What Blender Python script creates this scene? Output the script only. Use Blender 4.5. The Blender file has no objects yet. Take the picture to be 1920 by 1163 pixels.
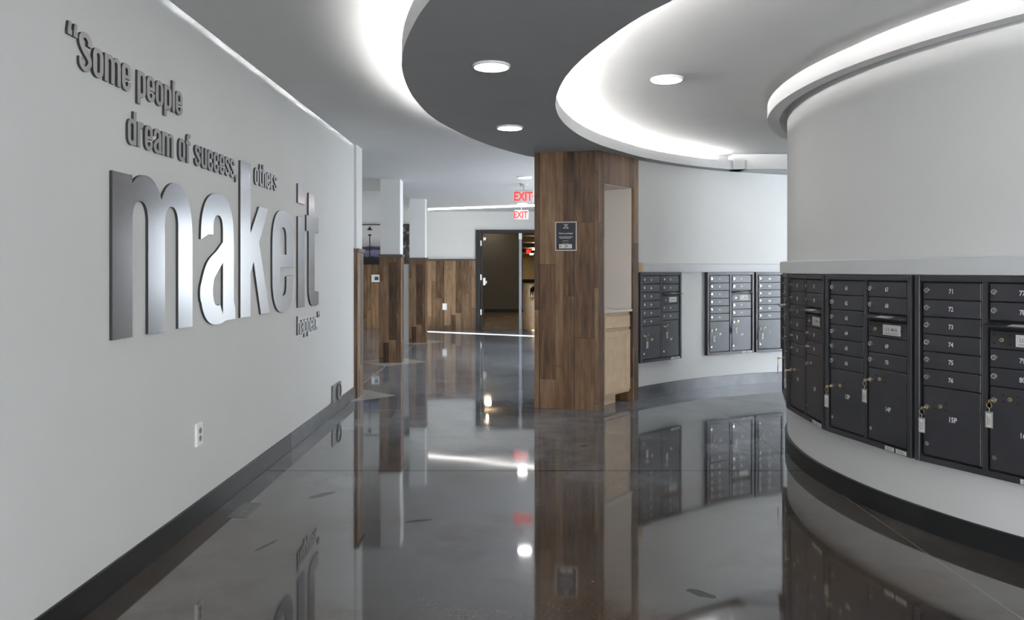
import bpy, math, random
from mathutils import Vector, Matrix
from mathutils.geometry import delaunay_2d_cdt

# ------------------------------------------------------------------ camera, world, sun, exposure
scene = bpy.context.scene
COL = scene.collection
rnd = random.Random(7)

H_CEIL = 2.745          # main ceiling
Z_CLOUD = 2.57          # underside of the dropped ceiling shapes
Z_CLOUD_TOP = 2.672

cam_data = bpy.data.cameras.new('camera')
cam = bpy.data.objects.new('camera', cam_data)
COL.objects.link(cam)
cam.location = (0.0, 0.0, 1.39)
cam.rotation_euler = (math.radians(90), 0, 0)
cam_data.sensor_width = 36.0
cam_data.lens = 36.0 * 1450 / 1920
cam_data.shift_x = -5.0 / 1920
cam_data.shift_y = -75.5 / 1920
cam_data.clip_start = 0.05
cam_data.clip_end = 300
scene.camera = cam

scene.view_settings.view_transform = 'Standard'
scene.view_settings.look = 'None'
scene.view_settings.exposure = 0.0
scene.view_settings.gamma = 1.0
scene.view_settings.use_curve_mapping = False

world = bpy.data.worlds.new('sky')
scene.world = world
world.use_nodes = True
world.node_tree.nodes['Background'].inputs['Color'].default_value = (0.75, 0.86, 1.0, 1)
world.node_tree.nodes['Background'].inputs['Strength'].default_value = 5.0

sun_data = bpy.data.lights.new('sun', 'SUN')
sun_data.energy = 120.0
sun_data.angle = 0.01
sun_data.color = (1.0, 0.95, 0.86)
sun = bpy.data.objects.new('sun', sun_data)
COL.objects.link(sun)
el = math.radians(23)
sd = Vector((-0.892 * math.cos(el), 0.452 * math.cos(el), -math.sin(el)))
sun.rotation_euler = sd.to_track_quat('-Z', 'Y').to_euler()
sun.location = (8, 12, 6)

LIGHT = dict(cove_in=430.0, cove_out=400.0, down=50.0, rear_fill=9.8, hall_window=10.0, hall_door=5.0, bay_fill=2.5,
             right_window=75.0, hall_line=5.0, corridor=42.0)


# ------------------------------------------------------------------ materials
def new_mat(name):
    m = bpy.data.materials.new(name)
    m.use_nodes = True
    nt = m.node_tree
    return m, nt, nt.nodes['Principled BSDF']


def nd(nt, kind, **kw):
    n = nt.nodes.new(kind)
    for k, v in kw.items():
        setattr(n, k, v)
    return n


def math_node(nt, op, a, b=None, c=None):
    n = nt.nodes.new('ShaderNodeMath')
    n.operation = op
    for i, v in enumerate((a, b, c)):
        if v is None:
            continue
        if isinstance(v, (int, float)):
            n.inputs[i].default_value = v
        else:
            nt.links.new(v, n.inputs[i])
    return n.outputs[0]


def mix_col(nt, fac, a, b):
    n = nt.nodes.new('ShaderNodeMix')
    n.data_type = 'RGBA'
    for sock, v in ((n.inputs[0], fac), (n.inputs[6], a), (n.inputs[7], b)):
        if isinstance(v, (int, float)):
            sock.default_value = v
        elif isinstance(v, tuple):
            sock.default_value = (*v, 1) if len(v) == 3 else v
        else:
            nt.links.new(v, sock)
    return n.outputs[2]


def ramp(nt, fac, stops):
    n = nt.nodes.new('ShaderNodeValToRGB')
    cr = n.color_ramp
    while len(cr.elements) < len(stops):
        cr.elements.new(0.5)
    for e, (p, c) in zip(cr.elements, stops):
        e.position = p
        e.color = (*c, 1)
    nt.links.new(fac, n.inputs[0])
    return n.outputs[0]


def noise(nt, vec, scale, detail=4, rough=0.5):
    n = nt.nodes.new('ShaderNodeTexNoise')
    n.inputs['Scale'].default_value = scale
    n.inputs['Detail'].default_value = detail
    n.inputs['Roughness'].default_value = rough
    if vec is not None:
        nt.links.new(vec, n.inputs['Vector'])
    return n.outputs['Fac']


def scaled(nt, vec, s):
    n = nt.nodes.new('ShaderNodeMapping')
    n.inputs['Scale'].default_value = s
    nt.links.new(vec, n.inputs['Vector'])
    return n.outputs['Vector']


def obj_coord(nt):
    return nt.nodes.new('ShaderNodeTexCoord').outputs['Object']


def geo_pos(nt):
    return nt.nodes.new('ShaderNodeNewGeometry').outputs['Position']


def bump(nt, bsdf, height, strength=0.2, dist=0.002):
    b = nt.nodes.new('ShaderNodeBump')
    b.inputs['Strength'].default_value = strength
    b.inputs['Distance'].default_value = dist
    nt.links.new(height, b.inputs['Height'])
    nt.links.new(b.outputs['Normal'], bsdf.inputs['Normal'])


def plain(name, color, rough=0.5, metal=0.0, spec=0.5, grain=0.0, gscale=60, var=0.0, vscale=3.0):
    """One-colour material with a little procedural variation and micro bump."""
    m, nt, b = new_mat(name)
    b.inputs['Roughness'].default_value = rough
    b.inputs['Metallic'].default_value = metal
    b.inputs['Specular IOR Level'].default_value = spec
    oc = obj_coord(nt)
    if var > 0:
        f = noise(nt, oc, vscale, 4)
        lo = tuple(c * (1 - var) for c in color)
        hi = tuple(min(1, c * (1 + var)) for c in color)
        nt.links.new(ramp(nt, f, [(0.3, lo), (0.7, hi)]), b.inputs['Base Color'])
    else:
        b.inputs['Base Color'].default_value = (*color, 1)
    if grain > 0:
        bump(nt, b, noise(nt, oc, gscale, 3), grain)
    return m


def emit(name, color, strength):
    m, nt, b = new_mat(name)
    b.inputs['Base Color'].default_value = (*color, 1)
    b.inputs['Emission Color'].default_value = (*color, 1)
    b.inputs['Emission Strength'].default_value = strength
    return m


def wood_planks(name, stops, width=0.128, length=1.15, rough=0.42, seed=0.0, gap=0.012):
    """Vertical boards of random tone; UV u runs along the wall, v up, both in metres."""
    m, nt, b = new_mat(name)
    uv = nt.nodes.new('ShaderNodeUVMap').outputs['UV']
    sep = nt.nodes.new('ShaderNodeSeparateXYZ')
    nt.links.new(uv, sep.inputs[0])
    u = math_node(nt, 'ADD', math_node(nt, 'DIVIDE', sep.outputs[0], width), 50.0 + seed)
    # uneven board widths
    u = math_node(nt, 'ADD', u, math_node(nt, 'MULTIPLY', math_node(nt, 'SINE', math_node(nt, 'MULTIPLY', u, 1.9)), 0.30))
    iu = math_node(nt, 'FLOOR', u)
    fu = math_node(nt, 'FRACT', u)
    w1 = nt.nodes.new('ShaderNodeTexWhiteNoise')
    w1.noise_dimensions = '1D'
    nt.links.new(iu, w1.inputs['W'])
    v = math_node(nt, 'ADD', math_node(nt, 'DIVIDE', sep.outputs[1], length), math_node(nt, 'MULTIPLY', w1.outputs['Value'], 7.0))
    iv = math_node(nt, 'FLOOR', v)
    fv = math_node(nt, 'FRACT', v)
    cmb = nt.nodes.new('ShaderNodeCombineXYZ')
    nt.links.new(iu, cmb.inputs[0])
    nt.links.new(iv, cmb.inputs[1])
    w2 = nt.nodes.new('ShaderNodeTexWhiteNoise')
    w2.noise_dimensions = '2D'
    nt.links.new(cmb.outputs[0], w2.inputs['Vector'])
    gv = nt.nodes.new('ShaderNodeCombineXYZ')
    nt.links.new(math_node(nt, 'MULTIPLY', sep.outputs[0], 34.0), gv.inputs[0])
    nt.links.new(math_node(nt, 'MULTIPLY', sep.outputs[1], 2.2), gv.inputs[1])
    nt.links.new(math_node(nt, 'MULTIPLY', w2.outputs['Value'], 40.0), gv.inputs[2])
    g = noise(nt, gv.outputs[0], 1.0, 6, 0.62)
    gv2 = nt.nodes.new('ShaderNodeCombineXYZ')
    nt.links.new(math_node(nt, 'MULTIPLY', sep.outputs[0], 9.0), gv2.inputs[0])
    nt.links.new(math_node(nt, 'MULTIPLY', sep.outputs[1], 2.6), gv2.inputs[1])
    nt.links.new(math_node(nt, 'MULTIPLY', w2.outputs['Value'], 17.0), gv2.inputs[2])
    g2 = noise(nt, gv2.outputs[0], 1.0, 3, 0.6)
    t = math_node(nt, 'ADD', math_node(nt, 'MULTIPLY', w2.outputs['Value'], 0.38),
                  math_node(nt, 'ADD', math_node(nt, 'MULTIPLY', g, 0.62), math_node(nt, 'MULTIPLY', g2, 0.45)))
    t = math_node(nt, 'ADD', math_node(nt, 'MULTIPLY', math_node(nt, 'SUBTRACT', t, 0.725), 1.0), 0.53)
    col = ramp(nt, t, stops)
    # joints between boards
    eu = math_node(nt, 'MINIMUM', fu, math_node(nt, 'SUBTRACT', 1.0, fu))
    ev = math_node(nt, 'MULTIPLY', math_node(nt, 'MINIMUM', fv, math_node(nt, 'SUBTRACT', 1.0, fv)), length / width)
    e = math_node(nt, 'MINIMUM', eu, ev)
    joint = math_node(nt, 'LESS_THAN', e, gap)
    col = mix_col(nt, joint, col, tuple(c * 0.25 for c in stops[0][1]))
    nt.links.new(col, b.inputs['Base Color'])
    b.inputs['Roughness'].default_value = rough
    b.inputs['Specular IOR Level'].default_value = 0.35
    hgt = math_node(nt, 'SUBTRACT', math_node(nt, 'MULTIPLY', g, 0.3), joint)
    bump(nt, b, hgt, 0.35, 0.002)
    return m


def concrete_floor():
    m, nt, b = new_mat('polished_concrete')
    p = geo_pos(nt)
    sep = nt.nodes.new('ShaderNodeSeparateXYZ')
    nt.links.new(p, sep.inputs[0])
    X, Y = sep.outputs[0], sep.outputs[1]
    n1 = noise(nt, p, 0.55, 5, 0.6)
    n2 = noise(nt, scaled(nt, p, (1, 1, 1)), 3.0, 8, 0.7)
    n3 = noise(nt, p, 55.0, 3, 0.7)
    f = math_node(nt, 'ADD', math_node(nt, 'MULTIPLY', n1, 0.55), math_node(nt, 'ADD', math_node(nt, 'MULTIPLY', n2, 0.3), math_node(nt, 'MULTIPLY', n3, 0.15)))
    col = ramp(nt, f, [(0.36, (0.022, 0.019, 0.017)), (0.48, (0.062, 0.053, 0.046)), (0.56, (0.088, 0.078, 0.070)), (0.68, (0.170, 0.150, 0.130))])
    # far slab: greyer pour, with the hall's skylight haze painted in as paler blue
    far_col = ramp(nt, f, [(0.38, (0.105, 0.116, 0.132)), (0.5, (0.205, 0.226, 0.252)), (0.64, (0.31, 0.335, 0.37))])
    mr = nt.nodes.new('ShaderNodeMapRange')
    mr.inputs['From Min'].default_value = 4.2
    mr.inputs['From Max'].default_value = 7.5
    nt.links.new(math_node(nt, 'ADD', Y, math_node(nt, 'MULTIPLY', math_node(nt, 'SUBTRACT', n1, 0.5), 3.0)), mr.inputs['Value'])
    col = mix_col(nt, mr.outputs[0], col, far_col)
    # pale diamond infills around the column bases
    lines = None
    dia = None
    for cy in (8.54, 11.70, 14.90):
        d = math_node(nt, 'ADD', math_node(nt, 'ABSOLUTE', math_node(nt, 'ADD', X, 1.86)),
                      math_node(nt, 'ABSOLUTE', math_node(nt, 'SUBTRACT', Y, cy)))
        inside = math_node(nt, 'LESS_THAN', d, 0.55)
        dia = inside if dia is None else math_node(nt, 'MAXIMUM', dia, inside)
    pale = ramp(nt, n2, [(0.3, (0.42, 0.41, 0.39)), (0.7, (0.56, 0.55, 0.53))])
    col = mix_col(nt, dia, col, pale)
    # pale filled joint between the diamonds
    jn = math_node(nt, 'MULTIPLY', math_node(nt, 'LESS_THAN', math_node(nt, 'ABSOLUTE', math_node(nt, 'ADD', X, 1.86)), 0.012),
                   math_node(nt, 'GREATER_THAN', Y, 8.9))
    col = mix_col(nt, jn, col, (0.42, 0.41, 0.39))
    # patched rectangle by the wall
    pr = math_node(nt, 'MULTIPLY',
                   math_node(nt, 'LESS_THAN', math_node(nt, 'ABSOLUTE', math_node(nt, 'ADD', X, 1.38)), 0.22),
                   math_node(nt, 'LESS_THAN', math_node(nt, 'ABSOLUTE', math_node(nt, 'SUBTRACT', Y, 7.42)), 0.20))
    col = mix_col(nt, math_node(nt, 'MULTIPLY', pr, 0.65), col, (0.15, 0.15, 0.13))
    # worn reddish-brown areas near the camera, fine aggregate speckle, a few dark scuffs
    near = math_node(nt, 'SUBTRACT', 1.0, mr.outputs[0])
    br = math_node(nt, 'MULTIPLY', ramp(nt, noise(nt, p, 0.9, 6, 0.65), [(0.50, (0, 0, 0)), (0.60, (1, 1, 1))]), near)
    col = mix_col(nt, math_node(nt, 'MULTIPLY', br, 0.75), col, (0.080, 0.056, 0.040))
    spk = ramp(nt, noise(nt, p, 130.0, 2, 0.8), [(0.40, (0.62, 0.62, 0.62)), (0.60, (1.35, 1.35, 1.35))])
    mm = nt.nodes.new('ShaderNodeMix')
    mm.data_type = 'RGBA'
    mm.blend_type = 'MULTIPLY'
    mm.inputs[0].default_value = 1.0
    nt.links.new(col, mm.inputs[6])
    nt.links.new(spk, mm.inputs[7])
    col = mm.outputs[2]
    wob = math_node(nt, 'MULTIPLY', math_node(nt, 'SUBTRACT', noise(nt, p, 22.0, 3, 0.6), 0.5), 1.6)
    stain = None
    for cx, cy, a, l, w in ((-1.19, 4.77, 0.9, 0.12, 0.038), (0.80, 3.32, -0.7, 0.075, 0.034), (-0.53, 4.28, 0.3, 0.08, 0.02), (-1.25, 3.9, 1.2, 0.10, 0.012), (0.55, 6.1, 0.5, 0.05, 0.03)):
        dx = math_node(nt, 'SUBTRACT', X, cx)
        dy = math_node(nt, 'SUBTRACT', Y, cy)
        ua = math_node(nt, 'ADD', math_node(nt, 'MULTIPLY', dx, math.cos(a) / l), math_node(nt, 'MULTIPLY', dy, math.sin(a) / l))
        va = math_node(nt, 'ADD', math_node(nt, 'MULTIPLY', dx, -math.sin(a) / w), math_node(nt, 'MULTIPLY', dy, math.cos(a) / w))
        rr2 = math_node(nt, 'ADD', math_node(nt, 'MULTIPLY', ua, ua), math_node(nt, 'MULTIPLY', va, va))
        st = math_node(nt, 'LESS_THAN', math_node(nt, 'ADD', rr2, wob), 0.75)
        col = mix_col(nt, math_node(nt, 'MULTIPLY', st, 0.8), col, (0.008, 0.007, 0.006))
        stain = st if stain is None else math_node(nt, 'MAXIMUM', stain, st)
    # saw-cut control joints
    cut = math_node(nt, 'LESS_THAN', math_node(nt, 'ABSOLUTE', math_node(nt, 'SUBTRACT', Y, 5.346)), 0.011)
    cut2 = math_node(nt, 'LESS_THAN', math_node(nt, 'ABSOLUTE', math_node(nt, 'SUBTRACT', X, 2.02)), 0.0035)
    col = mix_col(nt, cut, col, (0.006, 0.006, 0.006))
    col = mix_col(nt, math_node(nt, 'MULTIPLY', cut2, math_node(nt, 'GREATER_THAN', Y, 5.2)), col, (0.006, 0.006, 0.006))
    col = mix_col(nt, math_node(nt, 'MULTIPLY', cut2, math_node(nt, 'LESS_THAN', Y, 5.2)), col, (0.22, 0.21, 0.19))
    # small pale chips
    vor = nt.nodes.new('ShaderNodeTexVoronoi')
    vor.inputs['Scale'].default_value = 3.2
    nt.links.new(p, vor.inputs['Vector'])
    chip = math_node(nt, 'LESS_THAN', vor.outputs['Distance'], 0.022)
    col = mix_col(nt, math_node(nt, 'MULTIPLY', chip, math_node(nt, 'GREATER_THAN', n2, 0.54)), col, (0.25, 0.22, 0.19))
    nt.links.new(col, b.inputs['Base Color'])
    # the sealer is worn unevenly; saw cuts and scuffs have none
    wear = math_node(nt, 'ADD', math_node(nt, 'MULTIPLY', noise(nt, p, 2.2, 7, 0.7), 0.55), math_node(nt, 'MULTIPLY', noise(nt, p, 90.0, 2, 0.8), 0.35))
    spec = math_node(nt, 'MULTIPLY', 0.5, math_node(nt, 'ADD', wear, 0.52))
    spec = math_node(nt, 'MULTIPLY', spec, math_node(nt, 'SUBTRACT', 1.0, math_node(nt, 'MULTIPLY', math_node(nt, 'MAXIMUM', stain, cut), 0.85)))
    spec = math_node(nt, 'MULTIPLY', spec, math_node(nt, 'SUBTRACT', 1.0, math_node(nt, 'MULTIPLY', math_node(nt, 'MAXIMUM', dia, br), 0.4)))
    nt.links.new(spec, b.inputs['Specular IOR Level'])
    b.inputs['IOR'].default_value = 2.4
    r = ramp(nt, noise(nt, p, 1.1, 2, 0.5), [(0.3, (0.03, 0.03, 0.03)), (0.75, (0.075, 0.075, 0.075))])
    nt.links.new(r, b.inputs['Roughness'])
    h = math_node(nt, 'ADD', math_node(nt, 'MULTIPLY', noise(nt, p, 1.6, 1, 0.4), 1.0), 0.0)
    bump(nt, b, h, 0.10, 0.012)
    return m


def brushed_metal(name, color, rough, axis='y'):
    m, nt, b = new_mat(name)
    p = geo_pos(nt)
    g = noise(nt, scaled(nt, p, (1, 2.0, 160.0)), 1.0, 4, 0.6)
    big = noise(nt, p, 2.3, 3, 0.5)
    f = math_node(nt, 'ADD', math_node(nt, 'MULTIPLY', g, 0.5), math_node(nt, 'MULTIPLY', big, 0.5))
    nt.links.new(ramp(nt, f, [(0.3, tuple(c * 0.95 for c in color)), (0.7, color)]), b.inputs['Base Color'])
    b.inputs['Metallic'].default_value = 1.0
    rr = ramp(nt, g, [(0.3, (rough * 0.97,) * 3), (0.7, (rough * 1.03,) * 3)])
    nt.links.new(rr, b.inputs['Roughness'])
    return m


M = {}
M['wall'] = plain('wall_paint', (0.70, 0.70, 0.69), 0.75, spec=0.25, grain=0.05, gscale=90, var=0.02, vscale=1.2)
M['ceiling'] = plain('ceiling_paint', (0.60, 0.60, 0.60), 0.85, spec=0.15, grain=0.05, gscale=70, var=0.015)
M['cloud'] = plain('cloud_paint', (0.36, 0.36, 0.365), 0.8, spec=0.2, var=0.02)
M['fascia'] = plain('fascia_paint', (0.72, 0.72, 0.72), 0.8, spec=0.2)
M['ledge'] = plain('ledge_paint', (0.62, 0.63, 0.64), 0.55, spec=0.35, var=0.02)
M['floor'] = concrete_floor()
M['base'] = plain('baseboard_rubber', (0.014, 0.014, 0.015), 0.35, spec=0.3, grain=0.03, gscale=25, var=0.35, vscale=2.5)
M['base_grey'] = plain('baseboard_grey', (0.065, 0.066, 0.075), 0.35, spec=0.5, var=0.3, vscale=5)
WOOD = [(0.25, (0.030, 0.015, 0.007)), (0.45, (0.098, 0.052, 0.025)), (0.6, (0.165, 0.095, 0.050)), (0.8, (0.25, 0.155, 0.088))]
M['wood'] = wood_planks('walnut_boards', WOOD)
WOODL = [(0.25, (0.050, 0.027, 0.012)), (0.45, (0.14, 0.082, 0.042)), (0.6, (0.21, 0.130, 0.072)), (0.8, (0.32, 0.21, 0.125))]
M['wood_far'] = wood_planks('wainscot_boards', WOODL, width=0.15, length=1.3, seed=9)
M['trim'] = plain('dark_trim', (0.085, 0.07, 0.055), 0.4, var=0.2)
M['pale_wood'] = plain('unfinished_birch', (0.76, 0.58, 0.40), 0.55, spec=0.3, grain=0.05, gscale=30, var=0.07, vscale=9)
M['niche'] = plain('niche_paint', (0.84, 0.77, 0.71), 0.8, spec=0.2, var=0.015)
M['counter'] = plain('white_laminate', (0.72, 0.69, 0.65), 0.35)
M['black'] = plain('black_powder_coat', (0.030, 0.030, 0.036), 0.42, spec=0.5, grain=0.06, gscale=700, var=0.12, vscale=8)
M['black_in'] = plain('black_recess', (0.006, 0.006, 0.007), 0.5)
M['white_ink'] = plain('white_lettering', (0.80, 0.80, 0.80), 0.5)
M['steel'] = plain('lock_steel', (0.62, 0.61, 0.59), 0.25, metal=1.0)
M['slot'] = plain('dark_slot', (0.02, 0.02, 0.02), 0.5)
M['brass'] = plain('lock_brass', (0.70, 0.56, 0.30), 0.3, metal=1.0)
M['sticker'] = plain('white_sticker', (0.72, 0.71, 0.69), 0.5)
M['grey_ink'] = plain('grey_ink', (0.16, 0.16, 0.16), 0.6)
M['tag_clear'] = plain('clear_tag', (0.35, 0.35, 0.33), 0.15, spec=0.6)
M['letter'] = brushed_metal('brushed_aluminium', (0.42, 0.435, 0.455), 0.21)
M['letter_small'] = brushed_metal('dark_brushed_aluminium', (0.36, 0.36, 0.36), 0.36)
M['letter_edge'] = plain('letter_edge', (0.03, 0.03, 0.03), 0.6)
M['plastic'] = plain('white_plastic', (0.88, 0.88, 0.87), 0.35)
M['plastic_grey'] = plain('grey_plastic', (0.22, 0.22, 0.22), 0.4)
M['plate_grey'] = plain('grey_metal_plate', (0.20, 0.195, 0.195), 0.35, metal=0.6, var=0.15, vscale=20)
M['screen'] = plain('thermostat_screen', (0.07, 0.09, 0.12), 0.2)
M['door_frame'] = plain('black_door_frame', (0.012, 0.011, 0.010), 0.4)
M['door_leaf'] = plain('dark_door_leaf', (0.035, 0.028, 0.024), 0.45)
M['mullion'] = plain('grey_steel_mullion', (0.33, 0.34, 0.40), 0.35, metal=0.3)
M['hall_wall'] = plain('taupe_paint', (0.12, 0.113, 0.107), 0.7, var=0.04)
M['hall_end'] = plain('cream_paint', (0.66, 0.52, 0.28), 0.7)
M['hall_base'] = plain('black_cove_base', (0.012, 0.012, 0.013), 0.5)
M['hall_ceiling'] = plain('tan_ceiling', (0.35, 0.27, 0.17), 0.8)
WOODH = [(0.25, (0.05, 0.03, 0.017)), (0.45, (0.11, 0.072, 0.044)), (0.6, (0.16, 0.11, 0.07)), (0.8, (0.22, 0.16, 0.11))]
M['hall_floor'] = wood_planks('vinyl_plank_floor', WOODH, width=0.16, length=1.2, rough=0.3, seed=3)
M['poster'] = plain('poster_print', (0.010, 0.010, 0.022), 0.3)
M['poster_border'] = plain('poster_border', (0.58, 0.54, 0.50), 0.4)
M['poster_ink'] = plain('poster_ink', (0.62, 0.60, 0.58), 0.5)
M['led_in'] = emit('led_strip_inner', (1.0, 0.985, 0.96), LIGHT['cove_in'])
M['led_out'] = emit('led_strip_outer', (1.0, 0.985, 0.96), LIGHT['cove_out'])
M['downlight'] = emit('downlight_diffuser', (1.0, 0.98, 0.95), LIGHT['down'])
M['line_led'] = emit('linear_led', (1.0, 0.98, 0.95), LIGHT['hall_line'])
M['hall_led'] = emit('corridor_led', (1.0, 0.86, 0.62), LIGHT['corridor'])
M['exit_red'] = emit('exit_letters', (1.0, 0.035, 0.025), 1.0)
M['exit_body'] = plain('exit_housing', (0.55, 0.58, 0.60), 0.35)
M['fill_rear'] = emit('rear_fill_glow', (0.93, 0.97, 1.0), LIGHT['rear_fill'])  # glow of the added rear windows
M['sky_hall'] = emit('hall_daylight', (0.86, 0.93, 1.0), LIGHT['hall_window'])
M['fill_bay'] = emit('bay_fill_glow', (0.90, 0.96, 1.0), LIGHT['bay_fill'])  # glow of the added bay window
M['sky_door'] = emit('door_daylight', (0.86, 0.93, 1.0), LIGHT['hall_door'])
M['sky_right'] = emit('side_daylight', (0.84, 0.92, 1.0), LIGHT['right_window'])
M['dog'] = plain('brown_fur', (0.045, 0.016, 0.010), 0.8, var=0.3, vscale=30)
M['dog_white'] = plain('white_fur', (0.55, 0.50, 0.46), 0.85)
M['bronze'] = plain('sprinkler_metal', (0.35, 0.33, 0.30), 0.35, metal=0.9)


# ------------------------------------------------------------------ mesh helpers
class MB:
    """Collects faces; build() links them as one mesh object."""

    def __init__(self):
        self.v, self.f, self.mi = [], [], []

    def add(self, verts, faces, mi=0):
        o = len(self.v)
        self.v += [tuple(p) for p in verts]
        self.f += [tuple(i + o for i in fc) for fc in faces]
        self.mi += [mi] * len(faces)
        return self

    def box(self, x0, x1, y0, y1, z0, z1, mi=0):
        vs = [(x0, y0, z0), (x1, y0, z0), (x1, y1, z0), (x0, y1, z0), (x0, y0, z1), (x1, y0, z1), (x1, y1, z1), (x0, y1, z1)]
        return self.add(vs, [(0, 3, 2, 1), (4, 5, 6, 7), (0, 1, 5, 4), (1, 2, 6, 5), (2, 3, 7, 6), (3, 0, 4, 7)], mi)

    def bevel_box(self, x0, x1, y0, y1, z0, z1, b, mi=0):
        """Box whose -y face is chamfered by b (front face towards -y)."""
        vs = [(x0, y1, z0), (x1, y1, z0), (x1, y1, z1), (x0, y1, z1),
              (x0, y0 + b, z0), (x1, y0 + b, z0), (x1, y0 + b, z1), (x0, y0 + b, z1),
              (x0 + b, y0, z0 + b), (x1 - b, y0, z0 + b), (x1 - b, y0, z1 - b), (x0 + b, y0, z1 - b)]
        fs = [(0, 3, 2, 1)]
        for i in range(4):
            j = (i + 1) % 4
            fs += [(i, j, j + 4, i + 4), (i + 4, j + 4, j + 8, i + 8)]
        fs.append((8, 9, 10, 11))
        return self.add(vs, fs, mi)

    def prism(self, pts, z0, z1, mi=0, mi_side=None):
        n = len(pts)
        a = sum(pts[i][0] * pts[(i + 1) % n][1] - pts[(i + 1) % n][0] * pts[i][1] for i in range(n))
        if a < 0:
            pts = pts[::-1]
        vs = [(x, y, z0) for x, y in pts] + [(x, y, z1) for x, y in pts]
        self.add(vs, [tuple(range(n - 1, -1, -1)), tuple(range(n, 2 * n))], mi)
        o = len(self.v) - 2 * n
        sides = [(o + i, o + (i + 1) % n, o + n + (i + 1) % n, o + n + i) for i in range(n)]
        self.f += sides
        self.mi += [mi if mi_side is None else mi_side] * n
        return self

    def cyl(self, c, r, h, axis='z', n=24, mi=0, r2=None, cap=True):
        """Cylinder/cone from c along +axis."""
        r2 = r if r2 is None else r2
        vs = []
        for k, rr in ((0, r), (1, r2)):
            for i in range(n):
                a = 2 * math.pi * i / n
                p = (rr * math.cos(a), rr * math.sin(a), k * h)
                if axis == 'x':
                    p = (p[2], p[0], p[1])
                elif axis == 'y':
                    p = (p[1], p[2], p[0])
                elif axis == '-y':
                    p = (p[0], -p[2], p[1])
                vs.append((c[0] + p[0], c[1] + p[1], c[2] + p[2]))
        fs = [(i, (i + 1) % n, n + (i + 1) % n, n + i) for i in range(n)]
        if cap:
            fs += [tuple(range(n - 1, -1, -1)), tuple(range(n, 2 * n))]
        return self.add(vs, fs, mi)

    def lathe(self, prof, c=(0, 0, 0), n=32, mi=0):
        vs, fs = [], []
        for r, z in prof:
            for i in range(n):
                a = 2 * math.pi * i / n
                vs.append((c[0] + r * math.cos(a), c[1] + r * math.sin(a), c[2] + z))
        for k in range(len(prof) - 1):
            for i in range(n):
                j = (i + 1) % n
                fs.append((k * n + i, k * n + j, (k + 1) * n + j, (k + 1) * n + i))
        return self.add(vs, fs, mi)

    def tube(self, pts, r, n=8, mi=0, closed=False):
        P = [Vector(p) for p in pts]
        m = len(P)
        vs, fs = [], []
        for i in range(m):
            if closed:
                d = P[(i + 1) % m] - P[i - 1]
            else:
                d = P[min(i + 1, m - 1)] - P[max(i - 1, 0)]
            d.normalize()
            up = Vector((0, 0, 1)) if abs(d.z) < 0.9 else Vector((1, 0, 0))
            a = d.cross(up).normalized()
            b = d.cross(a).normalized()
            for k in range(n):
                t = 2 * math.pi * k / n
                vs.append(P[i] + a * (r * math.cos(t)) + b * (r * math.sin(t)))
        for i in range(m if closed else m - 1):
            j = (i + 1) % m
            for k in range(n):
                q = (k + 1) % n
                fs.append((i * n + k, i * n + q, j * n + q, j * n + k))
        if not closed:
            fs += [tuple(range(n - 1, -1, -1)), tuple(range((m - 1) * n, m * n))]
        return self.add(vs, fs, mi)

    def arc(self, C, prof, a0, a1, n=96, mi=0, caps=True):
        """Sweep a closed (r, z) profile around C from angle a0 to a1 (degrees)."""
        k = len(prof)
        vs, fs = [], []
        for i in range(n + 1):
            a = math.radians(a0 + (a1 - a0) * i / n)
            for r, z in prof:
                vs.append((C[0] + r * math.cos(a), C[1] + r * math.sin(a), z))
        for i in range(n):
            for j in range(k):
                q = (j + 1) % k
                fs.append((i * k + j, i * k + q, (i + 1) * k + q, (i + 1) * k + j))
        if caps:
            fs += [tuple(range(k)), tuple(range(n * k + k - 1, n * k - 1, -1))]
        return self.add(vs, fs, mi)

    def mesh(self, me, mat4, mi=0):
        vs = [mat4 @ v.co for v in me.vertices]
        return self.add(vs, [tuple(p.vertices) for p in me.polygons], mi)

    def build(self, name, mats, parent=None, loc=None, smooth=False, uv=False, bevel=0.0):
        me = bpy.data.meshes.new(name)
        me.from_pydata(self.v, [], self.f)
        if not isinstance(mats, (list, tuple)):
            mats = [mats]
        for m in mats:
            me.materials.append(m)
        for p, i in zip(me.polygons, self.mi):
            p.material_index = i
            p.use_smooth = smooth
        me.update()
        if uv:
            lay = me.uv_layers.new(name='UVMap')
            for p in me.polygons:
                nrm = p.normal
                for li in p.loop_indices:
                    co = me.vertices[me.loops[li].vertex_index].co
                    if abs(nrm.z) > 0.7:
                        lay.data[li].uv = (co.x, co.y)
                    else:
                        t = Vector((-nrm.y, nrm.x, 0)).normalized()
                        lay.data[li].uv = (co.dot(t), co.z)
        o = bpy.data.objects.new(name, me)
        COL.objects.link(o)
        if parent is not None:
            o.parent = parent
        if loc is not None:
            o.location = loc
        if bevel > 0:
            bm = o.modifiers.new('bevel', 'BEVEL')
            bm.width = bevel
            bm.segments = 2
            bm.limit_method = 'ANGLE'
        if smooth:
            try:
                me.set_sharp_from_angle(angle=math.radians(40))
            except Exception:
                pass
        return o


def tag(o, label, cat, group=None):
    o['label'] = label
    o['category'] = cat
    if group:
        o['group'] = group
    return o


def structure(o):
    o['kind'] = 'structure'
    return o


def thing(name, label, cat, loc=(0, 0, 0), rz=0.0, group=None):
    o = bpy.data.objects.new(name, None)
    o.empty_display_size = 0.1
    COL.objects.link(o)
    o.location = loc
    o.rotation_euler = (0, 0, rz)
    return tag(o, label, cat, group)


# ------------------------------------------------------------------ text meshes (made first, while the scene is small)
TEXT = {}


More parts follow.
